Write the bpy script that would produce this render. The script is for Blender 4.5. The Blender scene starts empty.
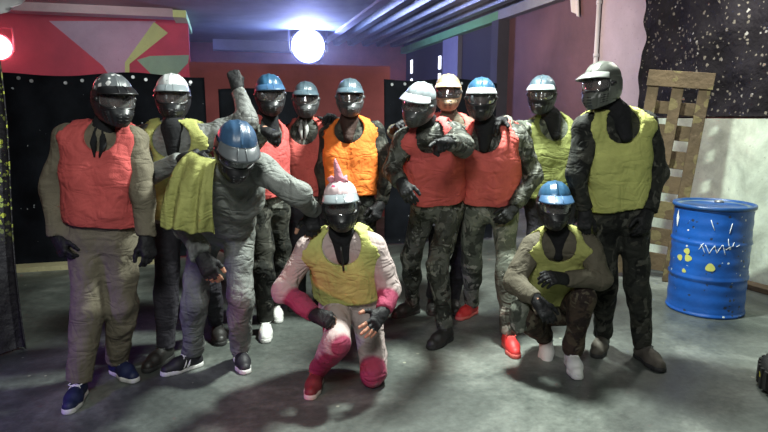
import bpy, math, random
import numpy as np
from mathutils import Vector, Matrix

random.seed(7)
RNG = np.random.default_rng(11)
C = bpy.context.scene.collection
SC = bpy.context.scene

# ------------------------------------------------------------------ camera
FPX, CAMH, PITCH, YAW = 580.0, 1.6, math.radians(9.78), math.radians(15.4)
cam_d = bpy.data.cameras.new('camera')
cam_d.sensor_width = 36.0
cam_d.lens = FPX * 36.0 / 768.0
cam_d.clip_start = 0.05
cam = bpy.data.objects.new('camera', cam_d)
C.objects.link(cam)
cam.location = (0, 0, CAMH)
cam.rotation_euler = (math.pi / 2 - PITCH, 0, -YAW)
SC.camera = cam

# ------------------------------------------------------------------ world, lights, exposure
w = bpy.data.worlds.new('world')
SC.world = w
w.use_nodes = True
w.node_tree.nodes['Background'].inputs[0].default_value = (0.55, 0.62, 0.75, 1)
w.node_tree.nodes['Background'].inputs[1].default_value = 0.025
SC.view_settings.view_transform = 'Standard'
SC.view_settings.look = 'None'
SC.view_settings.gamma = 1.0
SC.view_settings.exposure = 0.15
SC.view_settings.use_curve_mapping = False

R3 = np.array([math.cos(YAW), -math.sin(YAW), 0.0])   # camera right on the ground plane
F3 = np.array([math.sin(YAW), math.cos(YAW), 0.0])    # camera forward on the ground plane
Z3 = np.array([0.0, 0.0, 1.0])


def ray(px, py):
    a, b = (px - 384.0) / FPX, (py - 216.0) / FPX
    c, s = math.cos(PITCH), math.sin(PITCH)
    return R3 * a + F3 * (c - b * s) + Z3 * (-s - b * c)


def at(px, py, d):
    """world point seen at a photo pixel, at a forward distance"""
    r = ray(px, py)
    return np.array([0, 0, CAMH]) + r * (d / r.dot(F3))


def gnd(px, py, z=0.0):
    r = ray(px, py)
    return np.array([0, 0, CAMH]) + r * ((z - CAMH) / r[2])


def on_y(px, py, y):
    r = ray(px, py)
    return np.array([0, 0, CAMH]) + r * (y / r[1])


def on_x(px, py, x):
    r = ray(px, py)
    return np.array([0, 0, CAMH]) + r * (x / r[0])


def cw(right, up, toward):
    return R3 * right + Z3 * up - F3 * toward


def lin(r, g, b):
    f = lambda c: (c / 255 / 12.92) if c / 255 <= 0.04045 else ((c / 255 + 0.055) / 1.055) ** 2.4
    return (f(r), f(g), f(b))


def area(name, loc, target, power, size, col, size_y=None, spread=None):
    l = bpy.data.lights.new(name, 'AREA')
    l.energy, l.size, l.color = power, size, col
    if size_y:
        l.shape = 'RECTANGLE'
        l.size_y = size_y
    if spread:
        l.spread = spread
    o = bpy.data.objects.new(name, l)
    C.objects.link(o)
    o.location = loc
    o.rotation_euler = (Vector(target) - Vector(loc)).to_track_quat('-Z', 'Y').to_euler()
    return o


def spot(name, loc, target, power, angle, col, radius=0.08, blend=0.6):
    l = bpy.data.lights.new(name, 'SPOT')
    l.energy, l.color, l.spot_size, l.spot_blend, l.shadow_soft_size = power, col, angle, blend, radius
    o = bpy.data.objects.new(name, l)
    C.objects.link(o)
    o.location = loc
    o.rotation_euler = (Vector(target) - Vector(loc)).to_track_quat('-Z', 'Y').to_euler()
    return o


def cp(x, d, z):
    return R3 * x + F3 * d + Z3 * z


area('ceiling_flood', cp(0.70, 3.75, 3.3), cp(0.70, 3.7, 0), 270, 0.28, (0.92, 1.0, 0.92))
area('front_fill', cp(-0.3, -0.2, 3.1), cp(-0.1, 4.0, 1.0), 76, 0.6, (0.97, 1.0, 0.95))  # added fill from the camera side for the group's fronts, no fixture
area('hall_fill', cp(2.9, 5.2, 3.3), cp(3.6, 5.6, 0.3), 60, 0.4, (1.0, 0.97, 0.88))  # added area light over the drum and pallet, no fixture
area('mural_fill', (-1.6, 9.0, 3.3), (-1.9, 11.9, 2.6), 34, 0.6, (0.9, 0.92, 1.0))  # added only to brighten the mural, no fixture
area('wall_fill', (3.2, 7.6, 3.3), (5.05, 8.0, 2.0), 45, 0.5, (1.0, 0.80, 0.70))  # added warm light on the maroon wall, no fixture
spot('violet_spot', cp(-3.0, 1.6, 1.1), cp(-1.9, 2.7, 0.0), 70, math.radians(70), (0.38, 0.2, 1.0))
spot('red_spot', cp(-1.75, 1.15, 0.95), cp(-0.42, 3.12, 0.24), 62, math.radians(33), (1.0, 0.05, 0.10))

# ------------------------------------------------------------------ materials
MATS = {}


def nodes(name):
    m = bpy.data.materials.new(name)
    m.use_nodes = True
    nt = m.node_tree
    return m, nt, nt.nodes['Principled BSDF']


def N(nt, t, **kw):
    n = nt.nodes.new(t)
    for k, v in kw.items():
        setattr(n, k, v)
    return n


def ramp(nt, stops, interp='LINEAR'):
    n = nt.nodes.new('ShaderNodeValToRGB')
    cr = n.color_ramp
    cr.interpolation = interp
    while len(cr.elements) < len(stops):
        cr.elements.new(0.5)
    for e, (p, c) in zip(cr.elements, stops):
        e.position = p
        e.color = (c[0], c[1], c[2], 1)
    return n


def coords(nt, scale=(1, 1, 1), gen='Object'):
    tc = N(nt, 'ShaderNodeTexCoord')
    mp = N(nt, 'ShaderNodeMapping')
    mp.inputs['Scale'].default_value = scale
    nt.links.new(tc.outputs[gen], mp.inputs['Vector'])
    return mp.outputs['Vector']


def noise(nt, vec, scale, detail=4, rough=0.55, dist=0.0):
    n = N(nt, 'ShaderNodeTexNoise')
    n.inputs['Scale'].default_value = scale
    n.inputs['Detail'].default_value = detail
    n.inputs['Roughness'].default_value = rough
    n.inputs['Distortion'].default_value = dist
    nt.links.new(vec, n.inputs['Vector'])
    return n.outputs[0]


def bump(nt, bs, h, strength, dist=0.02):
    b = N(nt, 'ShaderNodeBump')
    b.inputs['Strength'].default_value = strength
    b.inputs['Distance'].default_value = dist
    nt.links.new(h, b.inputs['Height'])
    nt.links.new(b.outputs[0], bs.inputs['Normal'])


def mixc(nt, fac, a, b):
    m = N(nt, 'ShaderNodeMix', data_type='RGBA')
    for sock, v in ((0, fac), (6, a), (7, b)):
        if isinstance(v, (int, float)):
            m.inputs[sock].default_value = v
        elif isinstance(v, tuple):
            m.inputs[sock].default_value = (v[0], v[1], v[2], 1)
        else:
            nt.links.new(v, m.inputs[sock])
    return m.outputs[2]


def thresh(nt, val, lo, hi):
    m = N(nt, 'ShaderNodeMapRange')
    m.inputs['From Min'].default_value = lo
    m.inputs['From Max'].default_value = hi
    nt.links.new(val, m.inputs['Value'])
    return m.outputs[0]


def plain(name, col, rough=0.6, metal=0.0, spec=0.5, var=0.0, emit=None, bumpy=0.0, bscale=30):
    if name in MATS:
        return MATS[name]
    m, nt, bs = nodes(name)
    bs.inputs['Base Color'].default_value = (*col, 1)
    bs.inputs['Roughness'].default_value = rough
    bs.inputs['Metallic'].default_value = metal
    bs.inputs['Specular IOR Level'].default_value = spec
    v = coords(nt)
    n = noise(nt, v, 9, 5)
    if var:
        r = ramp(nt, [(0.3, tuple(c * (1 - var) for c in col)), (0.7, tuple(min(1, c * (1 + var)) for c in col))])
        nt.links.new(n, r.inputs[0])
        nt.links.new(r.outputs[0], bs.inputs['Base Color'])
    if bumpy:
        bump(nt, bs, noise(nt, v, bscale, 4), bumpy)
    if emit:
        bs.inputs['Emission Color'].default_value = (*col, 1)
        bs.inputs['Emission Strength'].default_value = emit
    MATS[name] = m
    return m


def crease(nt, v, scale):
    """ridged noise: soft creases crossing at angles"""
    tot = None
    for k, (loc, st) in enumerate((((0, 0, 0), (1, 1, .45)), ((5, 3, 8), (.5, .7, 1)))):
        mp = N(nt, 'ShaderNodeMapping')
        mp.inputs['Location'].default_value = loc
        mp.inputs['Scale'].default_value = st
        mp.inputs['Rotation'].default_value = (.5 * k, .4, .3)
        nt.links.new(v, mp.inputs['Vector'])
        n = noise(nt, mp.outputs[0], scale * (1 + .5 * k), 2, .5, .7)
        sb = N(nt, 'ShaderNodeMath', operation='SUBTRACT')
        nt.links.new(n, sb.inputs[0])
        sb.inputs[1].default_value = .5
        ab = N(nt, 'ShaderNodeMath', operation='ABSOLUTE')
        nt.links.new(sb.outputs[0], ab.inputs[0])
        if tot is None:
            tot = ab.outputs[0]
        else:
            ad = N(nt, 'ShaderNodeMath', operation='ADD')
            nt.links.new(tot, ad.inputs[0])
            nt.links.new(ab.outputs[0], ad.inputs[1])
            tot = ad.outputs[0]
    return tot


def cloth(name, col, var=0.18, rough=0.85, fold=0.5, stain=None, vstretch=0.35, sheen=0.0):
    """woven fabric: slow colour wear, creases and a fine weave"""
    if name in MATS:
        return MATS[name]
    m, nt, bs = nodes(name)
    bs.inputs['Roughness'].default_value = rough
    bs.inputs['Specular IOR Level'].default_value = 0.25
    v = coords(nt)
    vs = coords(nt, (1, 1, vstretch))
    n1 = noise(nt, v, 6, 5, 0.6)
    r = ramp(nt, [(0.3, tuple(c * (1 - var) for c in col)), (0.7, tuple(min(1, c * (1 + var)) for c in col))])
    nt.links.new(n1, r.inputs[0])
    out = r.outputs[0]
    if stain:
        scol, lo, hi, sc = stain
        out = mixc(nt, thresh(nt, noise(nt, v, sc, 4, 0.6, 0.6), lo, hi), out, scol)
    nt.links.new(out, bs.inputs['Base Color'])
    cre = crease(nt, v, 8)
    fine = noise(nt, v, 160, 2)
    ad = N(nt, 'ShaderNodeMath', operation='MULTIPLY_ADD')
    nt.links.new(fine, ad.inputs[0])
    ad.inputs[1].default_value = 0.06
    nt.links.new(cre, ad.inputs[2])
    bump(nt, bs, ad.outputs[0], min(1, fold * 1.5), 0.045)
    if sheen:
        bs.inputs['Sheen Weight'].default_value = sheen
    MATS[name] = m
    return m


def camo(name, cols, scale=7.0, fold=0.5, rough=0.85):
    if name in MATS:
        return MATS[name]
    m, nt, bs = nodes(name)
    bs.inputs['Roughness'].default_value = rough
    bs.inputs['Specular IOR Level'].default_value = 0.25
    v = coords(nt)
    vm = coords(nt, (1, 1, 0.75))
    a = noise(nt, vm, scale, 3, 0.55, 0.8)
    v2 = N(nt, 'ShaderNodeMapping')
    v2.inputs['Location'].default_value = (3.1, 7.7, 1.9)
    nt.links.new(vm, v2.inputs['Vector'])
    b = noise(nt, v2.outputs[0], scale * 1.3, 3, 0.55, 0.8)
    v3 = N(nt, 'ShaderNodeMapping')
    v3.inputs['Location'].default_value = (-4.3, 2.2, 5.9)
    nt.links.new(vm, v3.inputs['Vector'])
    c = noise(nt, v3.outputs[0], scale * 1.7, 3, 0.55, 0.8)
    out = mixc(nt, thresh(nt, a, 0.50, 0.53), cols[0], cols[1])
    out = mixc(nt, thresh(nt, b, 0.54, 0.57), out, cols[2])
    out = mixc(nt, thresh(nt, c, 0.58, 0.61), out, cols[3])
    nt.links.new(out, bs.inputs['Base Color'])
    bump(nt, bs, crease(nt, v, 8), min(1, fold * 1.5), 0.045)
    MATS[name] = m
    return m


def splat(name, base, dots, scale=8.0, size=0.10, keep=0.55, rough=0.6, fold=0.4, basevar=0.3, region=None, second=None, zband=None):
    """dark sheet or painted shell with paintball spatters of their own shape"""
    if name in MATS:
        return MATS[name]
    m, nt, bs = nodes(name)
    bs.inputs['Roughness'].default_value = rough
    v = coords(nt)
    n = noise(nt, v, 3.0, 4)
    r = ramp(nt, [(0.3, tuple(c * (1 - basevar) for c in base)), (0.7, tuple(c * (1 + basevar) for c in base))])
    nt.links.new(n, r.inputs[0])
    out = r.outputs[0]
    wob = N(nt, 'ShaderNodeVectorMath', operation='MULTIPLY_ADD')
    nz = N(nt, 'ShaderNodeTexNoise')
    nz.inputs['Scale'].default_value = scale * 3
    nt.links.new(v, nz.inputs['Vector'])
    nt.links.new(nz.outputs['Color'], wob.inputs[0])
    wob.inputs[1].default_value = (0.35 / scale,) * 3
    nt.links.new(v, wob.inputs[2])
    layers = [(dots, scale, size, keep)] + ([second] if second else [])
    for col, sc, sz, kp in layers:
        vo = N(nt, 'ShaderNodeTexVoronoi')
        vo.inputs['Scale'].default_value = sc
        nt.links.new(wob.outputs[0], vo.inputs['Vector'])
        sep = N(nt, 'ShaderNodeSeparateColor')
        nt.links.new(vo.outputs['Color'], sep.inputs[0])
        big = N(nt, 'ShaderNodeMath', operation='MULTIPLY_ADD')   # radius differs from spot to spot
        nt.links.new(sep.outputs[1], big.inputs[0])
        big.inputs[1].default_value = sz * 2
        big.inputs[2].default_value = sz * 0.3
        lt = N(nt, 'ShaderNodeMath', operation='LESS_THAN')
        nt.links.new(vo.outputs['Distance'], lt.inputs[0])
        nt.links.new(big.outputs[0], lt.inputs[1])
        gt = N(nt, 'ShaderNodeMath', operation='GREATER_THAN')
        nt.links.new(sep.outputs[0], gt.inputs[0])
        gt.inputs[1].default_value = kp
        mu = N(nt, 'ShaderNodeMath', operation='MULTIPLY')
        nt.links.new(lt.outputs[0], mu.inputs[0])
        nt.links.new(gt.outputs[0], mu.inputs[1])
        fac = mu.outputs[0]
        if region:
            pn = noise(nt, v, region[0], 3)
            m2 = N(nt, 'ShaderNodeMath', operation='MULTIPLY')
            nt.links.new(fac, m2.inputs[0])
            nt.links.new(thresh(nt, pn, region[1], region[1] + 0.05), m2.inputs[1])
            fac = m2.outputs[0]
        if zband:
            sx_ = N(nt, 'ShaderNodeSeparateXYZ')
            nt.links.new(v, sx_.inputs[0])
            m3 = N(nt, 'ShaderNodeMath', operation='MULTIPLY')
            nt.links.new(thresh(nt, sx_.outputs[2], zband[0], zband[0] + .25), m3.inputs[0])
            nt.links.new(thresh(nt, sx_.outputs[2], zband[1], zband[1] - .2), m3.inputs[1])
            m4 = N(nt, 'ShaderNodeMath', operation='MULTIPLY')
            nt.links.new(m3.outputs[0], m4.inputs[0])
            nt.links.new(fac, m4.inputs[1])
            fac = m4.outputs[0]
        out = mixc(nt, fac, out, col)
    nt.links.new(out, bs.inputs['Base Color'])
    bump(nt, bs, noise(nt, v, 14, 4), fold, 0.03)
    if basevar >= .5:
        bs.inputs['Specular IOR Level'].default_value = 0.08
        bs.inputs['Roughness'].default_value = 0.75
    MATS[name] = m
    return m


def tinted(name, col_a, col_b, rough=0.8, fold=0.5):
    """fabric of two colours, mixed by the garment's own 'tint' attribute"""
    m, nt, bs = nodes(name)
    bs.inputs['Roughness'].default_value = rough
    bs.inputs['Specular IOR Level'].default_value = 0.25
    v = coords(nt)
    at_ = N(nt, 'ShaderNodeAttribute', attribute_name='tint')
    ad = N(nt, 'ShaderNodeMath', operation='MULTIPLY_ADD')
    nt.links.new(noise(nt, v, 14, 4), ad.inputs[0])
    ad.inputs[1].default_value = 0.5
    sb = N(nt, 'ShaderNodeMath', operation='SUBTRACT')
    nt.links.new(at_.outputs['Fac'], sb.inputs[0])
    sb.inputs[1].default_value = 0.25
    nt.links.new(sb.outputs[0], ad.inputs[2])
    out = mixc(nt, thresh(nt, ad.outputs[0], 0.3, 0.7), col_a, col_b)
    nt.links.new(out, bs.inputs['Base Color'])
    bump(nt, bs, crease(nt, v, 8), min(1, fold * 1.5), 0.045)
    return m


def lens_material():
    m = bpy.data.materials.new('goggle_lens')
    m.use_nodes = True
    nt = m.node_tree
    nt.nodes.remove(nt.nodes['Principled BSDF'])
    tr = N(nt, 'ShaderNodeBsdfTransparent')
    tr.inputs[0].default_value = (0.85, 0.82, 0.8, 1)
    gl = N(nt, 'ShaderNodeBsdfGlossy')
    gl.inputs[0].default_value = (0.9, 0.9, 0.95, 1)
    gl.inputs['Roughness'].default_value = 0.08
    df = N(nt, 'ShaderNodeBsdfDiffuse')
    df.inputs[0].default_value = (0.24, 0.23, 0.23, 1)
    m1 = N(nt, 'ShaderNodeMixShader')
    m1.inputs[0].default_value = 0.3
    nt.links.new(tr.outputs[0], m1.inputs[1])
    nt.links.new(df.outputs[0], m1.inputs[2])
    m2 = N(nt, 'ShaderNodeMixShader')
    lw = N(nt, 'ShaderNodeFresnel')
    lw.inputs[0].default_value = 2.1
    nt.links.new(lw.outputs[0], m2.inputs[0])
    nt.links.new(m1.outputs[0], m2.inputs[1])
    nt.links.new(gl.outputs[0], m2.inputs[2])
    nt.links.new(m2.outputs[0], nt.nodes['Material Output'].inputs['Surface'])
    return m


# ------------------------------------------------------------------ mesh helpers
def link(name, me, mats, parent=None):
    o = bpy.data.objects.new(name, me)
    C.objects.link(o)
    if mats is not None:
        for m in (mats if isinstance(mats, (list, tuple)) else [mats]):
            me.materials.append(m)
    if parent is not None:
        o.parent = parent
    return o


def mesh(name, V, F, mats=None, parent=None, smooth=True, mi=None):
    me = bpy.data.meshes.new(name)
    V = np.asarray(V, dtype=np.float32)
    me.from_pydata([tuple(map(float, v)) for v in V], [], [tuple(map(int, f)) for f in F])
    if smooth:
        me.polygons.foreach_set('use_smooth', [True] * len(me.polygons))
    if mi is not None:
        me.polygons.foreach_set('material_index', [int(x) for x in mi])
    me.update()
    return link(name, me, mats, parent)


def tag(o, label, cat, group=None):
    o['label'] = label
    o['category'] = cat
    if group:
        o['group'] = group
    return o


def struct(o):
    o['kind'] = 'structure'
    return o


def empty(name, loc):
    o = bpy.data.objects.new(name, None)
    C.objects.link(o)
    o.empty_display_size = 0.1
    o.location = tuple(float(x) for x in loc)
    return o


class MB:
    def __init__(self):
        self.V, self.F, self.M = [], [], []

    def add(self, V, F, m=0):
        b = len(self.V)
        self.V += [tuple(v) for v in V]
        self.F += [tuple(i + b for i in f) for f in F]
        self.M += [m] * len(F)

    def box(self, lo, hi, m=0, T=None):
        V = [(x, y, z) for x in (lo[0], hi[0]) for y in (lo[1], hi[1]) for z in (lo[2], hi[2])]
        if T is not None:
            V = [tuple(T @ Vector(v)) for v in V]
        F = [(0, 1, 3, 2), (4, 6, 7, 5), (0, 4, 5, 1), (2, 3, 7, 6), (0, 2, 6, 4), (1, 5, 7, 3)]
        self.add(V, F, m)

    def tube(self, pts, r, n=8, m=0, caps=True):
        pts = [np.array(p, float) for p in pts]
        rr = r if isinstance(r, (list, tuple)) else [r] * len(pts)
        V, F = [], []
        prev = None
        for i, p in enumerate(pts):
            t = pts[min(i + 1, len(pts) - 1)] - pts[max(i - 1, 0)]
            t = t / (np.linalg.norm(t) + 1e-9)
            if prev is None:
                a = np.cross(t, [0, 0, 1])
                if np.linalg.norm(a) < 1e-3:
                    a = np.cross(t, [1, 0, 0])
            else:
                a = prev - t * prev.dot(t)
            a = a / (np.linalg.norm(a) + 1e-9)
            prev = a
            b = np.cross(t, a)
            for k in range(n):
                th = 2 * math.pi * k / n
                V.append(p + rr[i] * (a * math.cos(th) + b * math.sin(th)))
        for i in range(len(pts) - 1):
            for k in range(n):
                F.append((i * n + k, i * n + (k + 1) % n, (i + 1) * n + (k + 1) % n, (i + 1) * n + k))
        if caps:
            F.append(tuple(range(n))[::-1])
            F.append(tuple((len(pts) - 1) * n + k for k in range(n)))
        self.add(V, F, m)

    def lathe(self, prof, n=48, m=0, T=None):
        V, F = [], []
        for r, z in prof:
            for k in range(n):
                th = 2 * math.pi * k / n
                V.append((r * math.cos(th), r * math.sin(th), z))
        for i in range(len(prof) - 1):
            for k in range(n):
                F.append((i * n + k, i * n + (k + 1) % n, (i + 1) * n + (k + 1) % n, (i + 1) * n + k))
        F.append(tuple(range(n))[::-1])
        F.append(tuple((len(prof) - 1) * n + k for k in range(n)))
        if T is not None:
            V = [tuple(T @ Vector(v)) for v in V]
        self.add(V, F, m)

    def sheet(self, fn, nu, nv, thick, m=0):
        """a cloth sheet with real thickness: fn(u,v)->point, u,v in 0..1"""
        G = np.array([[fn(i / nu, j / nv) for j in range(nv + 1)] for i in range(nu + 1)], float)
        du = np.gradient(G, axis=0)
        dv = np.gradient(G, axis=1)
        nn = np.cross(du, dv)
        nn /= np.linalg.norm(nn, axis=2, keepdims=True) + 1e-9
        A = (G + nn * thick / 2).reshape(-1, 3)
        B = (G - nn * thick / 2).reshape(-1, 3)
        K = (nu + 1) * (nv + 1)
        idx = lambda i, j: i * (nv + 1) + j
        F = []
        for i in range(nu):
            for j in range(nv):
                q = (idx(i, j), idx(i + 1, j), idx(i + 1, j + 1), idx(i, j + 1))
                F.append(q)
                F.append(tuple(K + x for x in q[::-1]))
        for i in range(nu):
            for j in (0, nv):
                F.append((idx(i, j), idx(i + 1, j), K + idx(i + 1, j), K + idx(i, j)))
        for j in range(nv):
            for i in (0, nu):
                F.append((idx(i, j), idx(i, j + 1), K + idx(i, j + 1), K + idx(i, j)))
        self.add(list(A) + list(B), F, m)

    def build(self, name, mats, parent=None, smooth=False, loc=None):
        V = np.array(self.V, float)
        if loc is not None:
            V = V - np.array(loc)
        o = mesh(name, V, self.F, mats, parent, smooth, self.M)
        if loc is not None and parent is None:
            o.location = tuple(float(x) for x in loc)
        return o


def bevel(o, wd=0.006, seg=2):
    md = o.modifiers.new('bevel', 'BEVEL')
    md.width, md.segments, md.limit_method = wd, seg, 'ANGLE'
    return o


# ------------------------------------------------------------------ implicit surfaces -> continuous meshes
def rcone(P, a, b, r1, r2):
    ba = b - a
    L2 = float(ba.dot(ba)) + 1e-12
    pa = P - a.astype(np.float32)
    t = np.clip((pa @ ba.astype(np.float32)) / np.float32(L2), 0, 1)
    q = pa - t[..., None] * ba.astype(np.float32)
    return np.sqrt((q * q).sum(-1)) - (r1 + (r2 - r1) * t)


def surfnet(Fv, lo, h):
    s = Fv < 0
    nx, ny, nz = Fv.shape
    cnt = np.zeros((nx - 1, ny - 1, nz - 1), np.int8)
    offs = [(dx, dy, dz) for dx in (0, 1) for dy in (0, 1) for dz in (0, 1)]
    for dx, dy, dz in offs:
        cnt += s[dx:nx - 1 + dx, dy:ny - 1 + dy, dz:nz - 1 + dz]
    mixed = (cnt > 0) & (cnt < 8)
    idx = np.argwhere(mixed)
    vid = -np.ones(mixed.shape, np.int64)
    vid[mixed] = np.arange(len(idx))
    val = np.stack([Fv[idx[:, 0] + o[0], idx[:, 1] + o[1], idx[:, 2] + o[2]] for o in offs], 1)
    acc = np.zeros((len(idx), 3))
    num = np.zeros(len(idx))
    for a in range(8):
        for b in range(a + 1, 8):
            oa, ob = np.array(offs[a]), np.array(offs[b])
            if np.abs(oa - ob).sum() != 1:
                continue
            fa, fb = val[:, a], val[:, b]
            m = (fa < 0) != (fb < 0)
            t = np.where(m, fa / np.where(m, fa - fb, 1), 0)
            acc += (oa + (ob - oa) * t[:, None]) * m[:, None]
            num += m
    V = np.array(lo) + h * (idx + acc / num[:, None])
    faces = []
    for ax in range(3):
        b_, c_ = (ax + 1) % 3, (ax + 2) % 3
        sl0 = [slice(1, n - 1) for n in Fv.shape]
        sl0[ax] = slice(0, Fv.shape[ax] - 1)
        sl1 = list(sl0)
        sl1[ax] = slice(1, Fv.shape[ax])
        s0, s1 = s[tuple(sl0)], s[tuple(sl1)]
        e = np.argwhere(s0 != s1)
        if not len(e):
            continue
        inside = s0[e[:, 0], e[:, 1], e[:, 2]]
        off = np.array([1, 1, 1])
        off[ax] = 0
        e = e + off
        eb = np.zeros(3, int)
        eb[b_] = 1
        ec = np.zeros(3, int)
        ec[c_] = 1
        q = [e - eb - ec, e - ec, e, e - eb]
        ids = np.stack([vid[x[:, 0], x[:, 1], x[:, 2]] for x in q], 1)
        ids[~inside] = ids[~inside][:, ::-1]
        faces.append(ids)
    return V, np.concatenate(faces)


def fold_noise(P, seed, kmin=14, kmax=38, squash=(1, 1, 0.6)):
    rg = np.random.default_rng(seed)
    out = np.zeros(P.shape[:-1], np.float32)
    for i in range(4):
        k = rg.normal(size=3) * np.array(squash)
        k = k / np.linalg.norm(k) * rg.uniform(kmin, kmax)
        k2 = rg.normal(size=3)
        k2 = k2 / np.linalg.norm(k2) * rg.uniform(6, 16)
        out += 1 - 2 * np.abs(np.sin(.5 * (P @ k.astype(np.float32)) + rg.uniform(0, 6) + 1.3 * np.sin(P @ k2.astype(np.float32) + rg.uniform(0, 6))))
    return out / 4


def solid(prims, vox, cuts=(), amp=0.0, seed=0, squash=(1, 1, 0.6), kk=(14, 38), ampw=None):
    """prims: (a, b, r1, r2, k[, planes]) tapered rods blended with radius k; cuts(P)->values kept where negative"""
    A = np.array([np.minimum(p[0] - max(p[2], p[3]), p[1] - max(p[2], p[3])) for p in prims])
    B = np.array([np.maximum(p[0] + max(p[2], p[3]), p[1] + max(p[2], p[3])) for p in prims])
    pad = amp * 1.5 + 3 * vox + 0.015
    lo, hi = A.min(0) - pad, B.max(0) + pad
    n = np.ceil((hi - lo) / vox).astype(int) + 1
    ax = [(lo[i] + vox * np.arange(n[i])).astype(np.float32) for i in range(3)]
    F = np.full(n, 0.5, np.float32)
    for p, a_, b_ in zip(prims, A, B):
        m = p[4] + pad
        i0 = np.maximum(((a_ - m - lo) / vox).astype(int), 0)
        i1 = np.minimum(((b_ + m - lo) / vox).astype(int) + 2, n)
        sl = tuple(slice(i0[i], i1[i]) for i in range(3))
        P = np.stack(np.meshgrid(*[ax[i][sl[i]] for i in range(3)], indexing='ij'), -1)
        d = rcone(P, p[0], p[1], p[2], p[3])
        if len(p) > 5 and p[5]:
            for q, nrm in p[5]:
                d = np.maximum(d, (P - q.astype(np.float32)) @ nrm.astype(np.float32))
        f = F[sl]
        k = p[4]
        hh = np.maximum(k - np.abs(f - d), 0) / k
        F[sl] = np.minimum(f, d) - hh * hh * k * 0.25
    if amp or cuts:
        near = np.abs(F) < 0.08
        near |= F < 0
        P = np.stack(np.meshgrid(*ax, indexing='ij'), -1)[near]
        f = F[near]
        if amp:
            f = f - amp * (fold_noise(P, seed, kk[0], kk[1], squash) + 0.35) * (1 if ampw is None else ampw(P))
        for c in cuts:
            f = np.maximum(f, c(P))
        F[near] = f
    return surfnet(F, lo, vox)


def V3(*a):
    return np.array(a, float)


def unit(v):
    v = np.asarray(v, float)
    return v / (np.linalg.norm(v) + 1e-12)

# ------------------------------------------------------------------ colours of things
SKIN = cloth('skin', (0.42, 0.22, 0.15), 0.1, 0.55, 0.05)
HOOD = cloth('black_knit', (0.012, 0.012, 0.014), 0.3, 0.9, 0.4)
BLACK = plain('black_plastic', (0.012, 0.012, 0.014), 0.38, bumpy=0.05)
DARKGREY = plain('dark_grey_plastic', (0.045, 0.047, 0.05), 0.4)
GLOVE = cloth('black_glove', (0.014, 0.014, 0.016), 0.4, 0.6, 0.35)
GUARD = plain('grey_glove_plate', (0.16, 0.17, 0.18), 0.35)
STRAPM = plain('strap_web', (0.02, 0.02, 0.022), 0.8)
LENS = lens_material()
RUBBER = plain('white_rubber', (0.62, 0.62, 0.6), 0.6, var=0.15)
DARKRUB = plain('dark_rubber', (0.02, 0.02, 0.02), 0.7)
LACE = plain('white_lace', (0.75, 0.75, 0.72), 0.8)
DLACE = plain('dark_lace', (0.05, 0.05, 0.05), 0.8)

# ------------------------------------------------------------------ hands in gloves (fingers each its own bent chain)
POSES = {   # finger joint bends (deg), thumb kind, spread
    'relaxed': ([(28, 35, 18), (34, 40, 20), (38, 42, 22), (40, 42, 22)], 'side', 3),
    'fist': ([(82, 95, 55)] * 4, 'over', 0),
    'flat': ([(8, 16, 10), (6, 14, 10), (8, 16, 10), (12, 18, 12)], 'out', 8),
    'grip': ([(34, 38, 20), (36, 42, 24), (38, 42, 24), (40, 42, 24)], 'out', 6),
    'point': ([(6, 10, 6), (80, 92, 55), (82, 95, 55), (84, 95, 55)], 'over', 0),
}
_hand = {}


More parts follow.
